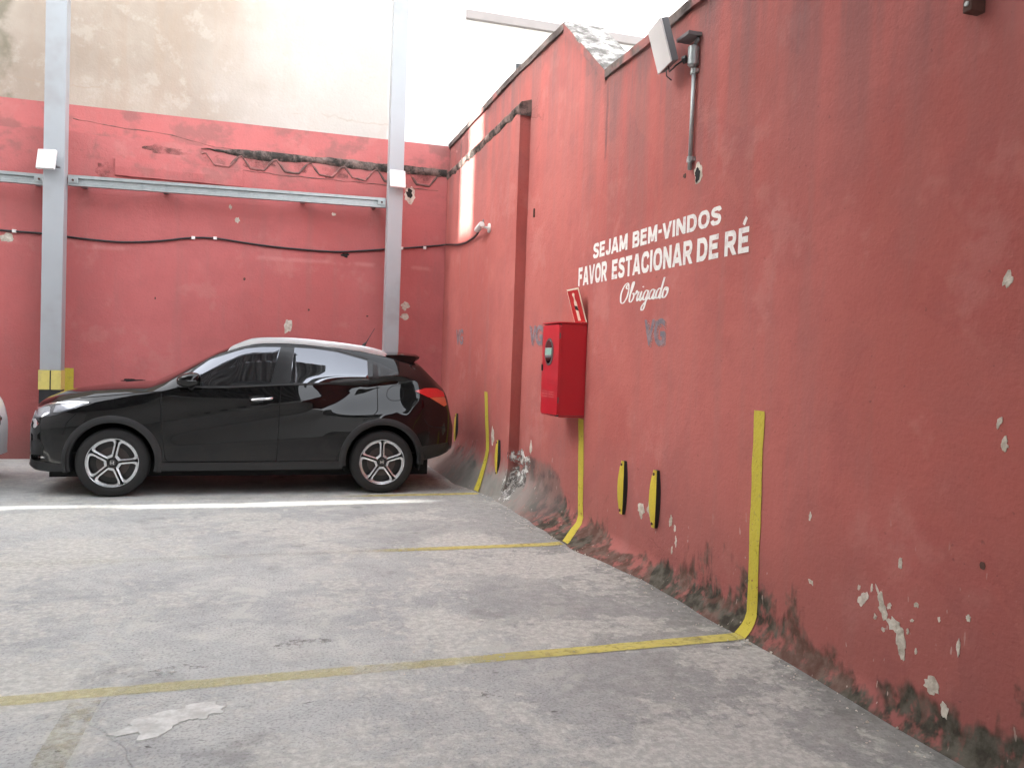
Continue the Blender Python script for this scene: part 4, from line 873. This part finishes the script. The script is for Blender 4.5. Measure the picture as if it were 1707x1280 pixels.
def make_car(prefix, paint, loc, rz, label):
    car = tag(empty(prefix, loc, rz), label, 'car')
    US = stations(); n = N1 + N2 + N3
    secs = [section(u) for u in US]
    WS0, WS1, HG0, HG1 = .33, .98, 2.80, 3.13
    idx = {}
    parts = {k: MB() for k in ('body', 'roof', 'windshield', 'rear_glass')}
    vmap = {k: {} for k in parts}
    def vid(key, i, j, sd):
        if j == n - 1: sd = 1
        q = (i, j, sd); mp = vmap[key]
        if q not in mp:
            mp[q] = len(parts[key].v); V, Zz = secs[i]; parts[key].v.append((US[i], -sd * V[j] if j < n - 1 else 0.0, Zz[j]))
        return mp[q]
    for i in range(len(US) - 1):
        uc = .5 * (US[i] + US[i + 1])
        for j in range(n - 1):
            zc = .25 * (secs[i][1][j] + secs[i][1][j + 1] + secs[i + 1][1][j] + secs[i + 1][1][j + 1]); vc = secs[i][0][j]
            if vc > .45 and any(math.hypot(uc - a, zc - c) < A_CUT or (abs(uc - a) < A_CUT and zc < c) for a, c in ARCH): continue
            key = 'body'
            if j >= N1 + N2 + 1:
                if WS0 < uc < WS1: key = 'windshield'
                elif HG0 < uc < HG1: key = 'rear_glass'
                elif WS1 <= uc <= HG0: key = 'roof'
            for sd in (1, -1):
                q = [vid(key, i, j, sd), vid(key, i + 1, j, sd), vid(key, i + 1, j + 1, sd), vid(key, i, j + 1, sd)]
                q = [x for k, x in enumerate(q) if x not in q[:k]]
                parts[key].f.append(tuple(q))
    for i in (0, len(US) - 1):                       # end caps
        loop = [vid('body', i, j, 1) for j in range(n)] + [vid('body', i, j, -1) for j in range(n - 2, -1, -1)]; parts['body'].f.append(tuple(loop))
    body = parts['body'].build('body', paint, car, True, 38)
    parts['roof'].build('roof', paint, body, True, 50)
    parts['windshield'].build('windshield', 'car_glass', car, True, 50); parts['rear_glass'].build('rear_window', 'car_glass', car, True, 50)
    # underbody
    MB().box(-.60, 3.15, -.60, .60, .165, .40).build('underbody', 'car_liner', car)
    MB().box(.46, 2.14, -.815, .815, .24, .45).build('floor_pan', 'car_liner', car)
    # -- pieces laid on the side surface
    def patch(name, poly, mat, parent, off=.004, nu=26, nzr=8, sides=(1, -1), edge=True):
        us = [p[0] for p in poly]; u0, u1 = min(us), max(us); cols_ = []
        for u in np.linspace(u0 + 1e-4, u1 - 1e-4, nu):
            zz = []
            for (a, b_) in zip(poly, poly[1:] + poly[:1]):
                if (a[0] - u) * (b_[0] - u) <= 0 and a[0] != b_[0]: zz.append(a[1] + (b_[1] - a[1]) * (u - a[0]) / (b_[0] - a[0]))
            if len(zz) >= 2: cols_.append((u, min(zz), max(zz)))
        out = []
        for sd in sides:
            b = MB()
            b.grid(lambda c, t: (c[0], -sd * (side_v(c[0], c[1] + (c[2] - c[1]) * t) + off), c[1] + (c[2] - c[1]) * t), cols_, np.linspace(0, 1, nzr))
            if edge:
                for t in (0, 1):
                    b.grid(lambda c, q: (c[0], -sd * (side_v(c[0], c[1] + (c[2] - c[1]) * t) + off * (1 - 2 * q)), c[1] + (c[2] - c[1]) * t), cols_, [0, 1])
            out.append(b.build(name, mat, parent, True, 40))
        return out
    def strip(name, path, wd, mat, parent, off=.0015, sides=(1, -1), bulge=0.0):
        pts = catmull(path, 8) if len(path) > 2 else [Vector((path[0][0] + (path[1][0] - path[0][0]) * k / 20, path[0][1] + (path[1][1] - path[0][1]) * k / 20, 0)) for k in range(21)]
        for sd in sides:
            b = MB()
            for i, p in enumerate(pts):
                t = (pts[min(i + 1, len(pts) - 1)] - pts[max(i - 1, 0)]).normalized(); nr = Vector((-t.y, t.x, 0))
                for q in (-1, 0, 1):
                    r_ = p + nr * wd * .5 * q; b.v.append((r_.x, -sd * (side_v(r_.x, r_.y) + off + (bulge if q == 0 else 0)), r_.y))
            for i in range(len(pts) - 1):
                for j in range(2): b.f.append((i * 3 + j, (i + 1) * 3 + j, (i + 1) * 3 + j + 1, i * 3 + j + 1))
            b.build(name, mat, parent, True)
    # windows: black surround, then glass
    patch('window_frame', [(.56, 1.085), (.70, 1.255), (.86, 1.378), (1.113, 1.472), (1.2, 1.502), (1.35, 1.524), (1.60, 1.533), (1.9, 1.528), (2.14, 1.500), (2.47, 1.418), (2.60, 1.372), (2.775, 1.283), (2.57, 1.185), (2.185, 1.150), (1.5, 1.116), (1.0, 1.082)], 'car_trim', car, .003, 70, 12)
    patch('front_side_window', [(.625, 1.100), (.72, 1.250), (.861, 1.362), (1.113, 1.456), (1.2, 1.486), (1.35, 1.508), (1.548, 1.514), (1.455, 1.140), (.84, 1.100)], 'car_glass', car, .0055, 40, 10)
    patch('rear_side_window', [(1.646, 1.145), (1.68, 1.516), (1.9, 1.508), (2.131, 1.480), (2.456, 1.398), (2.463, 1.200), (2.185, 1.172)], 'car_glass', car, .0055, 40, 10)
    patch('rear_door_handle', [(2.49, 1.215), (2.50, 1.375), (2.555, 1.355), (2.56, 1.215)], 'car_plastic', car, .0075, 8, 6)
    patch('quarter_trim', [(2.585, 1.245), (2.585, 1.345), (2.70, 1.290)], 'alloy_black', car, .006, 8, 6)
    strip('belt_trim', [(.58, 1.088), (1.0, 1.090), (1.5, 1.124), (2.0, 1.151), (2.46, 1.180)], .016, 'car_plastic', car, .004, bulge=.004)
    strip('window_trim', [(.66, 1.213), (.86, 1.376), (1.113, 1.470), (1.35, 1.521), (1.6, 1.531), (1.9, 1.526), (2.14, 1.498), (2.45, 1.42)], .012, 'car_plastic', car, .005)
    # door gaps and fuel flap
    g = 'door_gap'
    strip('door_gap', [(.425, 1.02), (.432, .774), (.45, .60), (.47, .40), (.50, .345)], .008, g, body)
    strip('door_gap', [(1.560, 1.115), (1.549, .908), (1.545, .7), (1.531, .345)], .008, g, body)
    strip('door_gap', [(2.545, 1.185), (2.550, 1.0), (2.548, .88)], .008, g, body); strip('door_gap', [(2.548, .88), (2.50, .83), (2.40, .775)], .008, g, body)
    strip('door_gap', [(2.25, .60), (2.17, .45), (2.13, .345)], .008, g, body)
    strip('sill_gap', [(.50, .345), (1.2, .345), (2.13, .345)], .007, g, body)
    strip('hood_gap', [(-.30, .955), (0, .99), (.25, 1.02), (.42, 1.035)], .008, g, body)
    strip('bumper_gap', [(-.31, .82), (-.40, .72), (-.44, .60)], .007, g, body); strip('bumper_gap', [(3.05, .80), (3.12, .72), (3.30, .70)], .007, g, body)
    for sd in (1,):
        strip('fuel_flap_gap', [(2.66, 1.10), (2.72, 1.145), (2.80, 1.14), (2.83, 1.07), (2.80, 1.0), (2.70, .99), (2.65, 1.03), (2.66, 1.10)], .005, g, body, .0015, (1,))
    # cladding
    for a, c in ARCH:
        for sd in (1, -1):
            b = MB(); ths = np.linspace(-14 if a == 0 else -6, 194 if a == 0 else 188, 64)
            rad = [(A_IN, -.07), (A_IN, .010), (A_IN + .012, .018), (A_OUT - .020, .015), (A_OUT - .004, .010), (A_OUT, -.004)]
            def f(th, q):
                u = a + q[0] * math.cos(R(th)); z = max(c + q[0] * math.sin(R(th)), .235)
                rb = max(q[0], A_OUT - .02); uu = a + rb * math.cos(R(th)); zz = max(c + rb * math.sin(R(th)), .24)
                return (u, -sd * (side_v(min(max(uu, -.7), 3.3), max(zz, Z_BOT(uu) + .06)) + q[1]), z)
            b.grid(f, ths, rad); b.build('arch_cladding', 'car_plastic', car, True, 45)
            b = MB(); b.grid(lambda th, v: (a + .408 * math.cos(R(th)), -sd * v, c + .408 * math.sin(R(th))), np.linspace(-15, 195, 40), [.875, .5]); 
            b.build('wheel_well', 'car_liner', car, True)
            b = MB(); b.grid(lambda th, r_: (a + r_ * math.cos(R(th)), -sd * .52, c + r_ * math.sin(R(th))), np.linspace(-15, 195, 24), [.0, .41]); b.build('wheel_well', 'car_liner', car)
    patch('sill_cladding', [(.425, .250), (.425, .333), (1.2, .336), (2.20, .345), (2.20, .262), (1.2, .256)], 'car_plastic', car, .016, 40, 5)
    patch('front_lip', [(-.775, .275), (-.775, .345), (-.60, .330), (-.44, .320), (-.43, .245), (-.60, .240)], 'car_plastic', car, .010, 26, 5)
    patch('rear_lip', [(3.04, .345), (3.03, .50), (3.20, .52), (3.36, .53), (3.38, .42), (3.25, .375)], 'car_plastic', car, .008, 26, 6)
    # lamps
    for o in patch('headlight', [(-.745, .800), (-.715, .848), (-.56, .897), (-.353, .918), (-.200, .917), (-.352, .848), (-.506, .788), (-.70, .752)], 'lamp_dark', car, .006, 34, 8): pass
    for o in patch('headlight_lens', [(-.53, .815), (-.52, .880), (-.353, .906), (-.26, .905), (-.36, .860), (-.47, .818)], 'lamp_clear', car, .008, 20, 6): pass
    patch('headlight_projector', [(-.70, .770), (-.69, .845), (-.60, .868), (-.56, .86), (-.56, .80), (-.62, .775)], 'lamp_clear', car, .008, 16, 6)
    strip('lamp_strip', [(-.735, .815), (-.60, .885), (-.40, .915), (-.22, .918)], .010, 'chrome', car, .008)
    patch('fog_trim', [(-.765, .362), (-.765, .380), (-.62, .388), (-.60, .374)], 'chrome', car, .008, 10, 3)
    patch('fog_recess', [(-.768, .39), (-.77, .52), (-.66, .55), (-.62, .48), (-.62, .40)], 'alloy_black', car, .004, 12, 5)
    patch('tail_light', [(2.945, 1.095), (3.064, 1.128), (3.20, 1.128), (3.295, 1.085), (3.31, 1.034), (3.1, 1.028)], 'lamp_red', car, .010, 26, 7)
    patch('tail_indicator', [(3.11, 1.026), (3.31, 1.032), (3.325, .945), (3.285, .930)], 'lamp_amber', car, .009, 18, 6)
    # front face: grille, chrome wing, plate recess
    for nm, mt, z0, z1, hw, du in (('grille', 'car_plastic', .60, .70, .40, .008), ('chrome_wing', 'chrome', .652, .685, .44, .016), ('lower_intake', 'car_plastic', .33, .52, .42, .006)):
        b = MB(); b.grid(lambda v, z: (-.80 - du + .10 * (v / .45) ** 4, v, z), np.linspace(-hw, hw, 20), [z0, z1]); b.grid(lambda v, z: (-.80 - du + .10 * (v / .45) ** 4 + z, v, z1), np.linspace(-hw, hw, 20), [0, .03]); b.build(nm, mt, car, True)
    for sd in (1, -1):
        patch('grille_wing', [(-.775, .665), (-.765, .735), (-.70, .745), (-.665, .70), (-.70, .655)], 'chrome', car, .006, 12, 4, (sd,))
    # roof rails, spoiler, antenna
    for sd in (1, -1):
        ks = [(1.02, 1.468), (1.10, 1.512), (1.2, 1.558), (1.30, 1.588), (1.49, 1.602), (1.714, 1.603), (2.1, 1.578), (2.413, 1.545), (2.60, 1.508), (2.68, 1.478)]
        b = MB(); pr = [(-.012, -.055), (-.017, -.006), (-.012, .008), (.012, .008), (.017, -.006), (.012, -.055)]; cps = catmull(ks, 5)
        for k, p in enumerate(cps):
            q = min(1, min(k, len(cps) - 1 - k) / 4 + .15)
            for (dy, dz) in pr: b.v.append((p.x, -sd * (V_EDG(p.x) - .02 - dy), p.y + .004 + (dz if dz < -.05 else dz * q - .03 * (1 - q))))
        for k in range(len(cps) - 1):
            for j in range(6): b.f.append((k * 6 + j, k * 6 + (j + 1) % 6, k * 6 + 6 + (j + 1) % 6, k * 6 + 6 + j))
        b.f += [tuple(range(6)), tuple(range(len(b.v) - 1, len(b.v) - 7, -1))]; b.build('roof_rail', 'rail_silver', car, True, 50)
    b = MB()
    for v, q in ((-.60, .86), (-.56, .97), (-.3, 1.0), (0, 1.01), (.3, 1.0), (.56, .97), (.60, .86)):
        for (u, z) in [(2.64, 1.505), (2.85, 1.512), (3.02, 1.502), (3.045, 1.490), (3.03, 1.462), (2.97, 1.425), (2.72, 1.440)]: b.v.append((2.64 + (u - 2.64) * q, v, z - .035 * (abs(v) / .6) ** 2))
    for i in range(6):
        for k in range(7): b.f.append((i * 7 + k, i * 7 + (k + 1) % 7, (i + 1) * 7 + (k + 1) % 7, (i + 1) * 7 + k))
    b.f += [tuple(range(7)), tuple(range(48, 41, -1))]; b.build('spoiler', paint, car, True, 35)
    b = MB().tube([(2.47, 0, 1.545), (2.49, 0, 1.585), (2.51, 0, 1.61), (2.60, 0, 1.772)], [.03, .018, .005, .003], 8); b.build('antenna', 'car_plastic', car, True)
    # mirrors
    for sd in (1, -1):
        b = MB(); us = np.linspace(0, math.pi, 15); vs_ = np.linspace(0, 2 * math.pi, 25)
        def sp(x, e): return math.copysign(abs(x) ** e, x)
        def f(t, p):
            x = -math.cos(t); r_ = max(math.sin(t), 0) ** .55
            sc_ = 1 - .28 * (x < 0) * x * x
            return (.70 + .125 * x * (1 if x < 0 else .75), -sd * (.955 + .095 * r_ * sp(math.cos(p), .7)), 1.160 + .073 * r_ * sc_ * sp(math.sin(p), .75) + .012 * x)
        b.grid(f, us, vs_); mo = b.build('mirror', paint, car, True, 60)
        b = MB(); b.grid(lambda t, r_: (.796 + .002 * 0, -sd * (.955 + .085 * r_ * sp(math.cos(t), .7)), 1.166 + .062 * r_ * sp(math.sin(t), .75)), np.linspace(0, 2 * math.pi, 25), [0, 1]); b.build('mirror_glass', 'chrome', mo)
        MB().tube([(.70, -sd * .82, 1.085), (.70, -sd * .87, 1.10), (.70, -sd * .92, 1.115)], [.032, .028, .03], 10).build('mirror_arm', 'car_plastic', mo, True)
        b = MB(); b.grid(lambda t, q: (.70 + .118 * math.cos(t) * .95, -sd * (1.047 + .006 * q - .05 * math.cos(t) ** 2), 1.155 + (q - .5) * .012), np.linspace(2.1, 1.0, 14), [0, 1]); b.build('mirror_indicator', 'lamp_clear', mo, True)
        # door handle
        y = side_v(1.37, .975)
        hb = MB().tube([(1.262, -sd * (y - .002), .966), (1.285, -sd * (y + .028), .972), (1.34, -sd * (y + .036), .978), (1.42, -sd * (y + .036), .985), (1.468, -sd * (y + .028), .990), (1.488, -sd * (y - .002), .992)], [.013, .014, .014, .014, .014, .013], 8); hb.build('door_handle', 'chrome' if paint == 'paint_black' else paint, car, True)
        patch('handle_cup', [(1.255, .945), (1.25, .995), (1.30, 1.01), (1.40, 1.012), (1.42, .98), (1.38, .948)], 'alloy_black', car, .002, 10, 5, (sd,), False)
    # wheels
    def wheel(u, sd, phase):
        wcar = empty('wheel', (u, -sd * .865, .334)); wcar.parent = car
        wcar.rotation_euler = (0, 0, 0 if sd == 1 else math.pi)
        # local: +y points inward, outer face at y=0
        def lathe(name, prof, mat, n=64, smooth=True, sharp=40):
            b = MB(); b.grid(lambda t, p: (p[1] * math.cos(t), p[0], p[1] * math.sin(t)), np.linspace(0, 2 * math.pi, n + 1), prof)
            o = b.build(name, mat, wcar, smooth, sharp)
            bm = bmesh.new(); bm.from_mesh(o.data); bmesh.ops.remove_doubles(bm, verts=bm.verts, dist=1e-5); bmesh.ops.recalc_face_normals(bm, faces=bm.faces); bm.to_mesh(o.data); bm.free(); return o
        lathe('tyre', [(.020, .236), (.006, .243), (.000, .262), (.001, .285), (.008, .306), (.009, .309), (.014, .318), (.028, .330), (.045, .334), (.058, .334), (.060, .327), (.066, .327), (.068, .334), (.105, .334), (.107, .327), (.113, .327), (.115, .334), (.15, .334), (.175, .33), (.195, .318), (.21, .27), (.20, .235)], 'tyre_rubber')
        lathe('rim_lip', [(.022, .228), (.010, .232), (.008, .238), (.014, .244)], 'alloy_silver')
        lathe('rim_barrel', [(.021, .229), (.05, .224), (.16, .215)], 'alloy_black')
        lathe('rim_back', [(.075, .224), (.075, .0)], 'alloy_black', 48, False)
        lathe('brake_disc', [(.068, .06), (.066, .15), (.072, .15)], 'brake_steel')
        lathe('rim_disc', [(.034, .0001), (.034, .075), (.042, .085)], 'alloy_black', 40)
        # five closed loops of alloy, two loops side by side make a double spoke
        for k in range(5):
            ang = R(phase + 36 + 72 * k)
            def outline(ins, rin, rout):
                h = R(36); pts = []
                gap = .010 + ins
                def sidept(r, s_):
                    # point at distance r whose offset from the spoke line is 'gap'
                    a_ = h - math.asin(min(.99, gap / r)); return (s_ * a_, r)
                r0 = max(rin, gap / math.sin(h) + .001)
                for r in np.linspace(r0, rout - .03, 5): pts.append(sidept(r, 1))
                a1 = sidept(rout - .03, 1)[0]; a2 = a1 * .74
                pts.append((a1 * .965, rout - .014)); pts.append((a1 * .88, rout - .004))
                for a_ in np.linspace(a2, -a2, 7): pts.append((a_, rout))
                pts.append((-a1 * .88, rout - .004)); pts.append((-a1 * .965, rout - .014))
                for r in np.linspace(rout - .03, r0, 5): pts.append(sidept(r, -1))
                return [(r * math.cos(ang + a_), r * math.sin(ang + a_)) for a_, r in pts]
            A = outline(0.0, .058, .229); Bq = outline(.015, .080, .211); b = MB(); m_ = len(A)
            for (x, z) in A: b.v.append((x, .016 + .012 * (1 - math.hypot(x, z) / .229), z))
            for (x, z) in Bq: b.v.append((x, .020 + .012 * (1 - math.hypot(x, z) / .229), z))
            for (x, z) in A: b.v.append((x, .055, z))
            for (x, z) in Bq: b.v.append((x, .055, z))
            b2 = MB(); b2.v = list(b.v)
            for i in range(m_):
                j = (i + 1) % m_; b.f.append((i, j, m_ + j, m_ + i)); b2.f += [(i, j, 2 * m_ + j, 2 * m_ + i), (m_ + i, m_ + j, 3 * m_ + j, 3 * m_ + i)]
            b.build('spoke_face', 'alloy_silver', wcar); b2.build('spoke_side', 'alloy_black', wcar)
            lx, lz = .050 * math.cos(ang - R(36)), .050 * math.sin(ang - R(36))
            MB().tube([(lx, .022, lz), (lx, .036, lz)], .008, 8).build('lug_nut', 'brake_steel', wcar, True, 40)
        MB().tube([(0, .012, 0), (0, .016, 0), (0, .036, 0)], [.024, .030, .031], 20).build('hub_cap', 'alloy_black', wcar, True, 40)
        em = MB().box(-.013, -.008, .0095, .0115, -.012, .012).box(.008, .013, .0095, .0115, -.012, .012).box(-.008, .008, .0095, .0115, -.0025, .0025)
        em.box(-.019, -.016, .0095, .0115, -.017, .017).box(.016, .019, .0095, .0115, -.017, .017).box(-.016, .016, .0095, .0115, .014, .017).box(-.016, .016, .0095, .0115, -.017, -.014); em.build('hub_emblem', 'chrome', wcar)
    wheel(0, 1, 78); wheel(2.61, 1, 90); wheel(0, -1, 40); wheel(2.61, -1, 10)
    return car
CAR_Y = 9.525
make_car('parked_car', 'paint_black', (-4.004, CAR_Y, 0), 0.0, 'glossy black compact suv parked sideways along the back wall')
make_car('parked_car', 'paint_white', (-6.04, CAR_Y - .05, 0), math.pi, 'white car at the left frame edge, only the tip of its nose showing')

# ------------------------------------------------------------------ crumbs of mortar and grit along the foot of the side wall
def crumbs():
    rnd = random.Random(5); b = MB()
    for k in range(520):
        y = rnd.uniform(2.0, 9.0); base = wall_x(y, .004)
        x = base - abs(rnd.gauss(0, .10)) - .006 if k < 400 else rnd.uniform(-3.8, -.3)
        r_ = rnd.choice((.0022, .003, .004, .0055, .008)) * rnd.uniform(.7, 1.3) * (1 if k < 400 else .7)
        st = len(b.v)
        for d in ((1, 0, 0), (-1, 0, 0), (0, 1, 0), (0, -1, 0), (0, 0, 1), (0, 0, -.4)):
            q = rnd.uniform(.6, 1.3); b.v.append((x + d[0] * r_ * q, y + d[1] * r_ * q, .003 + r_ * .4 + d[2] * r_ * q * .8))
        b.f += [(st + i, st + j, st + k2) for k2 in (4, 5) for i, j in ((0, 2), (2, 1), (1, 3), (3, 0))]
    o = b.build('mortar_crumbs', 'bare_plaster'); o['kind'] = 'stuff'; o['label'] = 'crumbs of fallen mortar and grit along the foot of the red wall'; o['category'] = 'debris'
crumbs()
